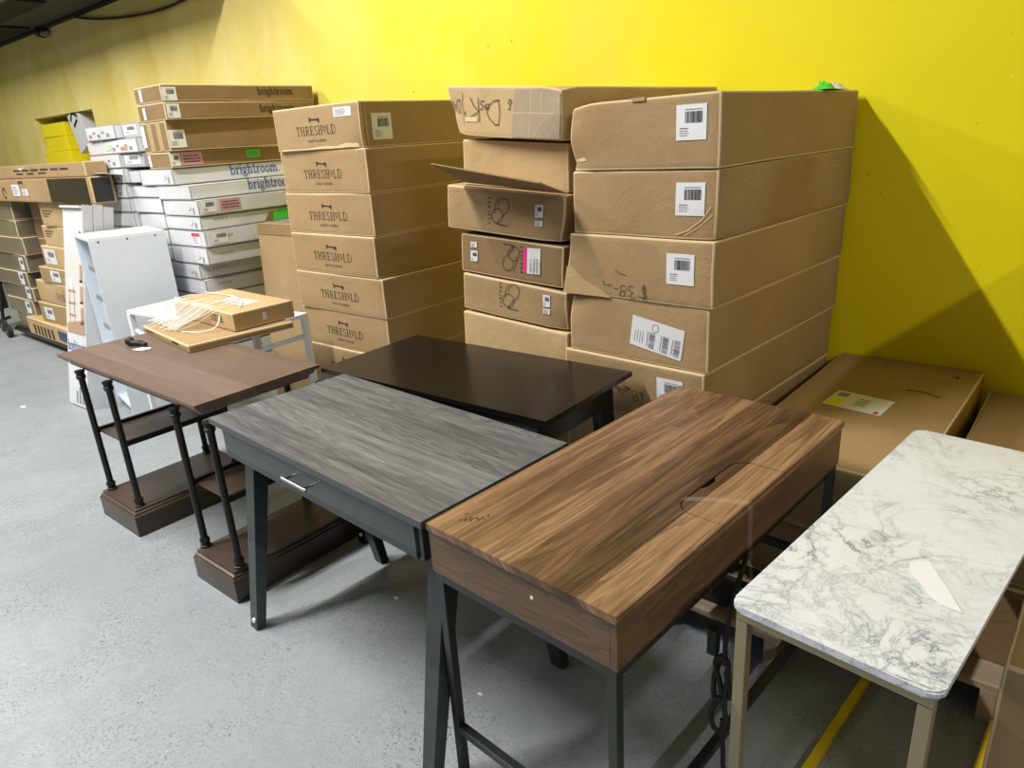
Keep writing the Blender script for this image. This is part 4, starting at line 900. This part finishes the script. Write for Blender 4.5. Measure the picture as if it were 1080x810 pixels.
# lid outline in local coordinates (right long edge)
def wl_(x, y):
    dx, dy = x + 1.084, y - 0.914; a = math.radians(3.55); return (dx * math.cos(a) - dy * math.sin(a), dx * math.sin(a) + dy * math.cos(a))
ly0, ly1, lx0 = 0.393, 0.700, 0.404
lid = [(W_, ly0), (W_, ly1), (lx0 + .045, ly1)] + arc(lx0 + .045, ly1 - .045, .045, .045, 90, 180, 8)[1:] + [(lx0, .580), (lx0 + .008, .570), (lx0 + .011, .558), (lx0 + .011, .533), (lx0 + .008, .520), (lx0, .510)] + arc(lx0 + .045, ly0 + .045, .045, .045, 180, 270, 8)
def prism(bm, pts, z0, z1, mi=0):
    lo = [bm.verts.new((x, y, z0)) for x, y in pts]; hi = [bm.verts.new((x, y, z1)) for x, y in pts]
    bm.faces.new(lo[::-1]).material_index = mi; bm.faces.new(hi).material_index = mi
    for i in range(len(pts)):
        j = (i + 1) % len(pts); bm.faces.new((lo[i], lo[j], hi[j], hi[i])).material_index = mi
# top with a real cut-out for the lid
g = 0.0030
cut = [(W_, ly1 + g), (lx0 + .045, ly1 + g)] + arc(lx0 + .045, ly1 - .045, .045 + g, .045 + g, 90, 180, 8)[1:] + arc(lx0 + .045, ly0 + .045, .045 + g, .045 + g, 180, 270, 8) + [(W_, ly0 - g)]
outline = [(0, 0), (W_, 0)] + cut[::-1] + [(W_, D_), (0, D_)]
bm = bmesh.new()
lo = [bm.verts.new((x, y, ZT - .018)) for x, y in outline]; hi = [bm.verts.new((x, y, ZT)) for x, y in outline]
fl, fh = bm.faces.new(lo[::-1]), bm.faces.new(hi)
for i in range(len(outline)):
    j = (i + 1) % len(outline); bm.faces.new((lo[i], lo[j], hi[j], hi[i]))
bmesh.ops.triangulate(bm, faces=[fl, fh])
obj('tabletop', bm, M['walnut'], d)
bm = bmesh.new(); lidp = [(x - (0.0 if x < W_ else .0), y) for x, y in lid]; prism(bm, lidp, ZT - .018, ZT - .0006)
bmesh.ops.triangulate(bm, faces=[f for f in bm.faces if len(f.verts) > 4]); o = obj('cable_lid', bm, M['walnut'], d)
bm = bmesh.new(); box(bm, .34, W_ - .02, ly0 - .03, ly1 + .03, ZT - .03, ZT - .0185); obj('lid_tray', bm, M['hole'], d)
zb = .630
bm = bmesh.new(); box(bm, .004, W_ - .02, .006, .022, zb, ZT - .018, bev=.0008); obj('end_panel', bm, M['walnut_side'], d)
bm = bmesh.new(); box(bm, .004, W_ - .02, D_ - .022, D_ - .006, zb, ZT - .018, bev=.0008); obj('end_panel', bm, M['walnut_side'], d)
bm = bmesh.new(); box(bm, W_ - .0195, W_ - .004, .006, D_ - .006, zb, ZT - .018, bev=.0008); obj('long_panel', bm, M['walnut_long'], d)
bm = bmesh.new(); box(bm, -.0, .0038, .006, .03, zb, ZT - .018); box(bm, .004, .018, .0225, D_ - .0225, zb, ZT - .018); obj('long_panel', bm, M['walnut_long'], d)
bm = bmesh.new(); box(bm, .018, W_ - .02, .0225, D_ - .0225, zb, zb + .012); obj('bottom_panel', bm, M['hole'], d)
s = .022; fz = zb
bm = bmesh.new(); box(bm, .008, W_ - .008, .008, .008 + s, fz - s, fz, bev=.001); box(bm, .008, W_ - .008, D_ - .008 - s, D_ - .008, fz - s, fz, bev=.001)
box(bm, .008, .008 + s, .008 + s, D_ - .008 - s, fz - s, fz, bev=.001); box(bm, W_ - .008 - s, W_ - .008, .008 + s, D_ - .008 - s, fz - s, fz, bev=.001); obj('frame', bm, M['black_metal'], d)
for x in (.008, W_ - .008 - s):
    for y in (.008, D_ - .008 - s):
        bm = bmesh.new(); box(bm, x, x + s, y, y + s, 0.0, fz - s, bev=.001); obj('leg', bm, M['black_metal'], d)
for (a, b_, c_2, d_2, z) in ((.03, W_ - .03, .008, .008 + s, .175), (W_ - .008 - s, W_ - .008, .03, D_ - .03, .115), (.03, W_ - .03, D_ - .008 - s, D_ - .008, .115), (.03, W_ - .03, D_ - .008 - s, D_ - .008, .32)):
    bm = bmesh.new(); box(bm, a, b_, c_2, d_2, z - s, z, bev=.001); obj('stretcher', bm, M['black_metal'], d)
bm = bmesh.new(); cyl(bm, (.315, .0075, .70), (.315, .0045, .70), .004, n=10); obj('screw_cap', bm, M['nylon'], d)
bm = bmesh.new()
for st in ([(.045, .050), (.075, .075), (.06, .09)], [(.055, .075), (.068, .055)], [(.085, .062), (.075, .085), (.088, .098)], [(.08, .1), (.10, .085), (.095, .11), (.115, .10)], [(.035, .085), (.04, .10)], [(.11, .12), (.098, .135)]): ribbon(bm, on_top(x0=.02, y0=.02, z=ZT + .0008), [(a * .7, b * .7) for a, b in st], .0018)
obj('handwriting', bm, M['ink'], d)
# clear tape hanging from the hatch edge
e = empty('clear_tape', (0, 0, 0)); 
bpy.data.objects.remove(e)
bm = bmesh.new(); ox, oy = .0, .0
pts = [(.40, .43, ZT + .001), (.46, .47, ZT + .0012), (.5255, .50, ZT + .001), (.530, .50, ZT - .01), (.531, .505, .66), (.533, .52, .55), (.530, .53, .43)]
for a, b_ in zip(pts, pts[1:]):
    vs = [bm.verts.new((a[0], a[1], a[2])), bm.verts.new((a[0], a[1] + .022, a[2])), bm.verts.new((b_[0], b_[1] + .022, b_[2])), bm.verts.new((b_[0], b_[1], b_[2]))]; bm.faces.new(vs)
c = obj('clear_tape', bm, plain('clear_tape', (.75, .72, .65), .12, alpha=.10), None, loc=(-1.084, .914, 0), rot=(0, 0, math.radians(-3.55))); tag(c, 'strip of clear tape hanging over the long edge of the walnut desk', 'tape')
# power cord hanging beneath the right hand side of the desk
e = empty('power_cord', (-.545, 1.27, 0)); tag(e, 'black coiled power cord hanging below the walnut desk beside the gold leg', 'cord')
tube('cord_run', [(.02, .12, .625), (.03, .03, .56), (.025, .01, .48), (.03, .0, .40)], .006, M['rubber'], e)
tube('cord_coil', [(.03, 0, .42), (.012, .01, .39), (.005, .0, .34), (.02, .0, .29), (.035, .0, .34), (.028, .01, .40), (.014, .01, .41), (.018, .0, .35), (.040, .0, .31), (.035, .0, .37)], .0065, M['rubber'], e, cyclic=True)
tube('cord_loop', [(.025, 0, .30), (.008, .0, .27), (.002, .0, .23), (.02, .0, .20), (.036, .0, .23), (.034, .0, .27)], .0065, M['rubber'], e, cyclic=True)
tube('cord_tail', [(.03, 0, .24), (.035, .0, .15), (.035, .03, .05), (.06, .08, .007)], .006, M['rubber'], e)
bm = bmesh.new(); box(bm, -.012, .012, -.012, .012, .42, .49, bev=.004); obj('plug', bm, M['rubber'], e)

# ------------------------------------------------------------------ GREY DESK
d = desk('grey_desk', (-2.190, 0.974), -3.2, 'grey oak desk with a front drawer, chrome bar handle and splayed dark legs')
W_, D_, ZT = 1.091, 0.535, 0.755
bm = bmesh.new(); box(bm, 0, W_, 0, D_, ZT - .020, ZT, bev=.0012); bm.normal_update()
for f in bm.faces: f.material_index = 0 if abs(f.normal.z) > .5 else 1
obj('tabletop', bm, [M['grey_oak'], M['grey_front']], d)
bm = bmesh.new(); box(bm, .045, .063, .02, D_ - .02, .628, ZT - .020, bev=.001); obj('side_panel', bm, M['grey_front'], d)
bm = bmesh.new(); box(bm, W_ - .045, W_ - .027, .02, D_ - .02, .628, ZT - .020, bev=.001); obj('side_panel', bm, M['grey_front'], d)
bm = bmesh.new(); box(bm, .063, W_ - .045, D_ - .04, D_ - .022, .628, ZT - .020, bev=.001); obj('back_panel', bm, M['grey_front'], d)
bm = bmesh.new(); box(bm, .063, W_ - .045, .04, D_ - .042, .630, .64); obj('bottom_panel', bm, M['hole'], d)
bm = bmesh.new(); box(bm, .0635, W_ - .0455, .012, .030, .632, ZT - .0235, bev=.001); dr = obj('drawer', bm, M['grey_front'], d)
bm = bmesh.new(); hx = .55
cyl(bm, (hx - .065, -.018, .690), (hx + .065, -.018, .690), .005, n=12)
for x in (-.05, .05): cyl(bm, (hx + x, -.018, .690), (hx + x, .012, .690), .004, n=10)
obj('handle', bm, M['chrome'], dr, True)
for (x, yf, yt, lb) in ((.12, -.03, .085, 'fl'), (W_ - .012, -.05, .070, 'fr'), (.14, D_ - .04, D_ - .15, 'bl'), (W_ + .0 - .03, D_ - .04, D_ - .15, 'br')):
    bm = bmesh.new(); taper(bm, (x, yf, 0.0), (.048, .034), (x, yt, .628), (.062, .055), bev=.002)
    lg = obj('leg', bm, M['grey_front'], d)
    bm = bmesh.new(); cyl(bm, (x + .005, yf - .017, .035), (x + .005, yf - .012 + .012, .035), .009, n=12); obj('glide_screw', bm, M['nylon'], lg, True)

# ------------------------------------------------------------------ PIPE DESK
d = desk('pipe_desk', (-3.586, 0.984), 0.6, 'brown moulded-edge desk on black iron pipe legs with two wooden pedestals')
W_, D_, ZT = 1.258, 0.520, 0.760
bm = bmesh.new()
prof = [(0, ZT), (0, ZT - .012), (.012, ZT - .018), (.018, ZT - .030), (.030, ZT - .038), (.036, ZT - .052)]
rings = []
for off_, z in prof:
    rings.append([bm.verts.new(p) for p in ((off_, off_, z), (W_ - off_, off_, z), (W_ - off_, D_ - off_, z), (off_, D_ - off_, z))])
bm.faces.new(rings[0]); bm.faces.new(rings[-1][::-1])
for a, b_ in zip(rings, rings[1:]):
    for i in range(4): bm.faces.new((a[i], a[(i + 1) % 4], b_[(i + 1) % 4], b_[i]))
obj('tabletop', bm, M['pipe_top'], d)
for (px0, px1) in ((0.185, 0.485), (1.035, 1.335 - .02)):
    x0, x1 = px0 - .035, px1 + .035
    if px0 > 1: x0, x1 = px0 - .0, px1 + .02
    # pedestal base with a moulded top edge
    bm = bmesh.new(); prof = [(.0, 0.0), (.0, .095), (.006, .10), (.006, .108), (.014, .112), (.014, .122)]
    yb0, yb1 = -.035, D_ + .03
    rings = [[bm.verts.new(p) for p in ((x0 + o_, yb0 + o_, z), (x1 - o_, yb0 + o_, z), (x1 - o_, yb1 - o_, z), (x0 + o_, yb1 - o_, z))] for o_, z in prof]
    bm.faces.new(rings[0][::-1]); bm.faces.new(rings[-1])
    for a, b_ in zip(rings, rings[1:]):
        for i in range(4): bm.faces.new((a[i], a[(i + 1) % 4], b_[(i + 1) % 4], b_[i]))
    obj('pedestal_base', bm, M['pipe_base'], d)
    lx = (px0, px1 - .01) if px0 < 1 else (px0 + .02, px1 - .01)
    for x in lx:
        for y in (0.015, D_ - .035):
            bm = bmesh.new(); cyl(bm, (x, y, .135), (x, y, .70), .0135, n=18); lg = obj('leg', bm, M['iron'], d, True)
            for z, s_2 in ((.122, 1), (.709, -1)):
                bm = bmesh.new(); pr = [(.021, 0), (.021, .008), (.017, .010), (.017, .022), (.0195, .024), (.0195, .034), (.016, .040)]
                lathe(bm, [(r, s_2 * zz_) for r, zz_ in pr], (x, y, z)); obj('pipe_flange', bm, M['iron'], lg, True)
    # shelf with thin side rails
    sz = .42 if px0 < 1 else .40
    bm = bmesh.new(); box(bm, lx[0] - .006, lx[1] + .006, .03, D_ - .05, sz - .010, sz, bev=.001); sh = obj('shelf', bm, M['pipe_base'], d)
    for x in lx:
        bm = bmesh.new(); box(bm, x - .008, x + .008, .02, D_ - .04, sz - .012, sz + .012, bev=.001); obj('rail', bm, M['iron'], sh)

# ------------------------------------------------------------------ BLACK DESK
d = desk('black_desk', (-2.318, 1.512), 1.8, 'glossy black desk with crossed tapered legs behind the grey desk')
W_, D_, ZT = 1.096, 0.533, 0.750
bm = bmesh.new(); box(bm, 0, W_, 0, D_, ZT - .018, ZT, bev=.001); obj('tabletop', bm, M['black_lam'], d)
bm = bmesh.new(); box(bm, .10, W_ - .055, .03, .048, .61, ZT - .018); obj('front_panel', bm, M['black_lam'], d)
bm = bmesh.new(); box(bm, .10, W_ - .055, D_ - .09, D_ - .072, .62, ZT - .018); obj('back_panel', bm, M['black_lam'], d)
for x in (.10, W_ - .073):
    bm = bmesh.new(); box(bm, x, x + .018, .048, D_ - .09, .63, ZT - .018); obj('side_panel', bm, M['black_lam'], d)
for (x, yf, yt) in ((.12, .0, .11), (W_ - .085, .0, .11), (.12, D_ + .0, D_ - .08), (W_ - .085, D_ + .0, D_ - .08)):
    bm = bmesh.new(); taper(bm, (x, yf, 0.0), (.045, .04), (x, yt, ZT - .018), (.05, .085), bev=.002); lg = obj('leg', bm, M['black_lam'], d)
    bm = bmesh.new(); cyl(bm, (x, yf - .021, .04), (x, yf - .010, .04), .008, n=12); obj('glide_screw', bm, M['nylon'], lg, True)
bm = bmesh.new(); cyl(bm, (W_ - .062, D_ - .11, .70), (W_ - .056, D_ - .11, .70), .006, n=10); obj('screw_cap', bm, M['nylon'], d)

# ------------------------------------------------------------------ MARBLE TABLE
d = desk('marble_table', (-0.418, 1.034), -5.7, 'white marble-topped console table with a champagne gold square-tube frame')
d['category'] = 'table'
W_, D_, ZT = 0.343, 0.990, 0.760
def rr(x0, x1, y0, y1, r): return arc(x1 - r, y0 + r, r, r, -90, 0, 6) + arc(x1 - r, y1 - r, r, r, 0, 90, 6) + arc(x0 + r, y1 - r, r, r, 90, 180, 6) + arc(x0 + r, y0 + r, r, r, 180, 270, 6)
bm = bmesh.new(); prism(bm, rr(0, W_, 0, D_, .024), ZT - .014, ZT)
bmesh.ops.bevel(bm, geom=[e_ for e_ in bm.edges if abs(e_.verts[0].co.z - e_.verts[1].co.z) < 1e-5], offset=.003, segments=2, affect='EDGES')
obj('tabletop', bm, M['marble'], d, True)
s = .022; z1 = ZT - .014
bm = bmesh.new(); i_ = .010
box(bm, i_, W_ - i_, i_, i_ + s, z1 - s, z1, bev=.001); box(bm, i_, W_ - i_, D_ - i_ - s, D_ - i_, z1 - s, z1, bev=.001)
box(bm, i_, i_ + s, i_ + s, D_ - i_ - s, z1 - s, z1, bev=.001); box(bm, W_ - i_ - s, W_ - i_, i_ + s, D_ - i_ - s, z1 - s, z1, bev=.001); obj('frame', bm, M['gold'], d)
for x in (i_, W_ - i_ - s):
    for y in (i_, D_ - i_ - s):
        bm = bmesh.new(); box(bm, x, x + s, y, y + s, .0, z1 - s - .0015, bev=.0015); obj('leg', bm, M['gold'], d)
bm = bmesh.new(); pp = [(-0.192, 1.339), (-0.189, 1.325), (-0.180, 1.30), (-0.160, 1.275), (-0.143, 1.251), (-0.121, 1.232), (-0.087, 1.227), (-0.115, 1.28), (-0.163, 1.362), (-0.175, 1.352)]
lo = [bm.verts.new((x, y, ZT + .0008)) for x, y in pp]; hi = [bm.verts.new((x, y, ZT + .002)) for x, y in pp]
bm.faces.new(lo[::-1]); bm.faces.new(hi)
for i in range(len(pp)): bm.faces.new((lo[i], lo[(i + 1) % len(pp)], hi[(i + 1) % len(pp)], hi[i]))
c = obj('torn_paper_strip', bm, M['paper']); tag(c, 'torn white sticker strip lying on the marble table top', 'sticker')

# ------------------------------------------------------------------ yellow bars on the floor
for i, (a, b_) in enumerate((((-.385, 1.20), (-.330, 1.90)), ((-.05, 1.25), (-.02, 1.93)))):
    e_ = Vector((b_[0] - a[0], b_[1] - a[1])); ln = e_.length
    bm = bmesh.new(); box(bm, -.012, .012, 0, ln, 0.0, .02, bev=.002)
    c = obj('yellow_bar', bm, M['yellow_steel'], loc=(a[0], a[1], 0.0005), rot=(0, 0, math.atan2(e_.y, e_.x) - PI / 2))
    tag(c, ['yellow steel bar on the floor under the middle of the marble table', 'yellow steel bar on the floor against the far right carton'][i], 'bar', 'yellow bars on the floor')

# ------------------------------------------------------------------ WHITE DESK behind the pipe desk
d = desk('white_desk', (-4.34, 1.60), 7, 'white metal desk with angled legs holding up the wrapped flat cartons')
W_, D_, ZT = 1.16, 0.34, 0.745
bm = bmesh.new(); box(bm, .018, W_ - .018, .018, D_ - .018, ZT - .012, ZT - .002); obj('tabletop', bm, plain('pale_glass_top', (.60, .63, .63), .15), d)
bm = bmesh.new(); q_ = .02
box(bm, 0, W_, 0, q_, ZT - .022, ZT, bev=.002); box(bm, 0, W_, D_ - q_, D_, ZT - .022, ZT, bev=.002); box(bm, 0, q_, q_, D_ - q_, ZT - .022, ZT, bev=.002); box(bm, W_ - q_, W_, q_, D_ - q_, ZT - .022, ZT, bev=.002)
obj('frame', bm, M['white_metal'], d)
for (x, dx) in ((.012, .0), (W_ - .016, .0)):
    for y, dy in ((.012, -.0), (D_ - .012, .0)):
        bm = bmesh.new(); taper(bm, (x + dx, y + dy, 0), (.025, .025), (x, y, ZT - .02), (.032, .032), bev=.002); obj('leg', bm, M['white_metal'], d)
bm = bmesh.new(); v0, v1 = Vector((W_ - .02, D_ - .02, .62)), Vector((W_ - .42, D_ - .02, .50)); cyl(bm, v0, v1, .013, n=8); obj('brace', bm, M['white_metal'], d)
bm = bmesh.new(); v0, v1 = Vector((.02, .02, .62)), Vector((.42, .02, .50)); cyl(bm, v0, v1, .013, n=8); obj('brace', bm, M['white_metal'], d)

# ------------------------------------------------------------------ wrapped flat cartons
rot_ = math.radians(-6.5)
e = carton('flat_carton', (-3.005, 1.318), .615, .50, .7615, .034, rot_, M['kraft'], M['kraft_edge'], seed=401, amp=.002); tag(e, 'thin flat tan carton lying across the brown pipe desk and the white desk', 'box', 'wrapped flat cartons'); F1 = e
mark('printed_lines', F1, M['brown_ink'], lambda bm: [ribbon(bm, on_front(y=-.004), [(-.56 + .03 * k, .018), (-.545 + .03 * k, .018)], .008) for k in range(4)] + [ribbon(bm, on_front(y=-.004), [(-.2, .02), (-.12, .02)], .01)])
e = carton('flat_carton', (-3.020, 1.552), .62, .315, .7965, .086, math.radians(-2), M['kraft_light'], M['kraft_edge'], seed=402, amp=.003); tag(e, 'thicker tan carton with a white label on top of the thin flat one', 'box', 'wrapped flat cartons'); F2 = e
mark('printed_lines', F2, M['brown_ink'], lambda bm: [ribbon(bm, on_front(y=-.005), [(-.22, .035 + .012 * k), (-.10, .035 + .012 * k)], .004) for k in range(3)])
sticker(F2, rotd(on_top(z=.089), .1, -.3, .1), -.36, -.12, .10, .20, style='lines', seed=410)
mark('hand_hole', F2, M['paper'], lambda bm: face2(bm, on_right(x=.005), [(.145, .025), (.165, .025), (.165, .06), (.145, .06)]))
# plastic wrap: a translucent tent with bright folds
e = empty('plastic_wrap', (-3.02, 1.32, 0)); tag(e, 'crinkled clear plastic wrap pulled over the left of the flat cartons', 'wrap')
bm = bmesh.new(); n1, n2 = 14, 10; gr = []
for i in range(n1 + 1):
    a = i / n1; row = []
    for j in range(n2 + 1):
        b_ = j / n2
        lo_p = Vector((-.60 + .33 * a, .13 - .05 * a, .798)); hi_p = Vector((-.60 + .40 * a, .262, .888))
        p = lo_p.lerp(hi_p, b_); p.z += .012 * noise.noise(Vector((a * 9, b_ * 2.5, 1))) + .006
        row.append(bm.verts.new(p))
    gr.append(row)
for i in range(n1):
    for j in range(n2): bm.faces.new((gr[i][j], gr[i + 1][j], gr[i + 1][j + 1], gr[i][j + 1]))
obj('film', bm, M['wrap'], e, True)
rnd = random.Random(5)
for k in range(10):
    a = k / 9
    x0 = -.60 + .36 * a + rnd.uniform(-.02, .02); x1 = -.60 + .46 * a + rnd.uniform(-.03, .03)
    y0 = .08 + rnd.uniform(-.03, .05)
    tube('fold', [(x0 - .03, y0, .801), (x0 + .01, y0 + .07, .822 + rnd.uniform(0, .01)), (x1 - .01, .20, .866), (x1 + .02, .275, .897), (x1 + .03, .33 + rnd.uniform(0, .08), .890)], rnd.uniform(.0014, .0030), M['wrap_fold'], e, res=5)
tube('fold', [(-.60, .42, .89), (-.45, .44, .89), (-.2, .40, .888), (-.05, .30, .888)], .002, M['wrap_fold'], e)
tube('fold', [(-.24, .10, .80), (-.14, .16, .80), (-.10, .20, .82), (-.12, .235, .86)], .003, M['wrap_fold'], e)

# ------------------------------------------------------------------ small black plug with tag on the pipe desk
e = empty('cable_plug', (-3.40, 1.235, .761)); tag(e, 'black cable plug with a white paper tag on the pipe desk', 'plug')
bm = bmesh.new(); bmesh.ops.create_uvsphere(bm, u_segments=16, v_segments=12, radius=.021, matrix=Matrix.Translation((0, 0, .0215))); obj('plug_head', bm, M['rubber'], e, True)
bm = bmesh.new(); cyl(bm, (.015, .0, .016), (.055, .02, .014), .013, .012, n=14); cyl(bm, (.055, .02, .014), (.095, .03, .012), .010, .0095, n=14); obj('plug_body', bm, M['rubber'], e, True)
tube('cord', [(.015, .0, .022), (.04, .035, .02), (.07, .04, .012), (.085, .03, .008)], .003, M['rubber'], e)
bm = bmesh.new(); prism(bm, [(.085, -.03), (.145, -.015), (.155, .02), (.135, .035), (.09, .012)], .0005, .002); obj('paper_tag', bm, M['paper'], e)

# ------------------------------------------------------------------ debris on the floor
for i, (x, y, s_) in enumerate([(-1.223, 1.165, .010), (-1.79, 1.33, .012), (-5.6, 1.25, .03)]):
    bm = bmesh.new(); prism(bm, [(-s_, -s_ * .4), (s_ * .7, -s_ * .5), (s_, s_ * .3), (-s_ * .5, s_ * .5)], .0003, .0012)
    c = obj('paper_scrap', bm, M['paper'], loc=(x, y, 0)); tag(c, ['tiny white paper scrap on the floor under the walnut desk', 'tiny white paper scrap on the floor under the grey desk', 'white paper scrap on the open floor left of the picture carton'][i], 'scrap')
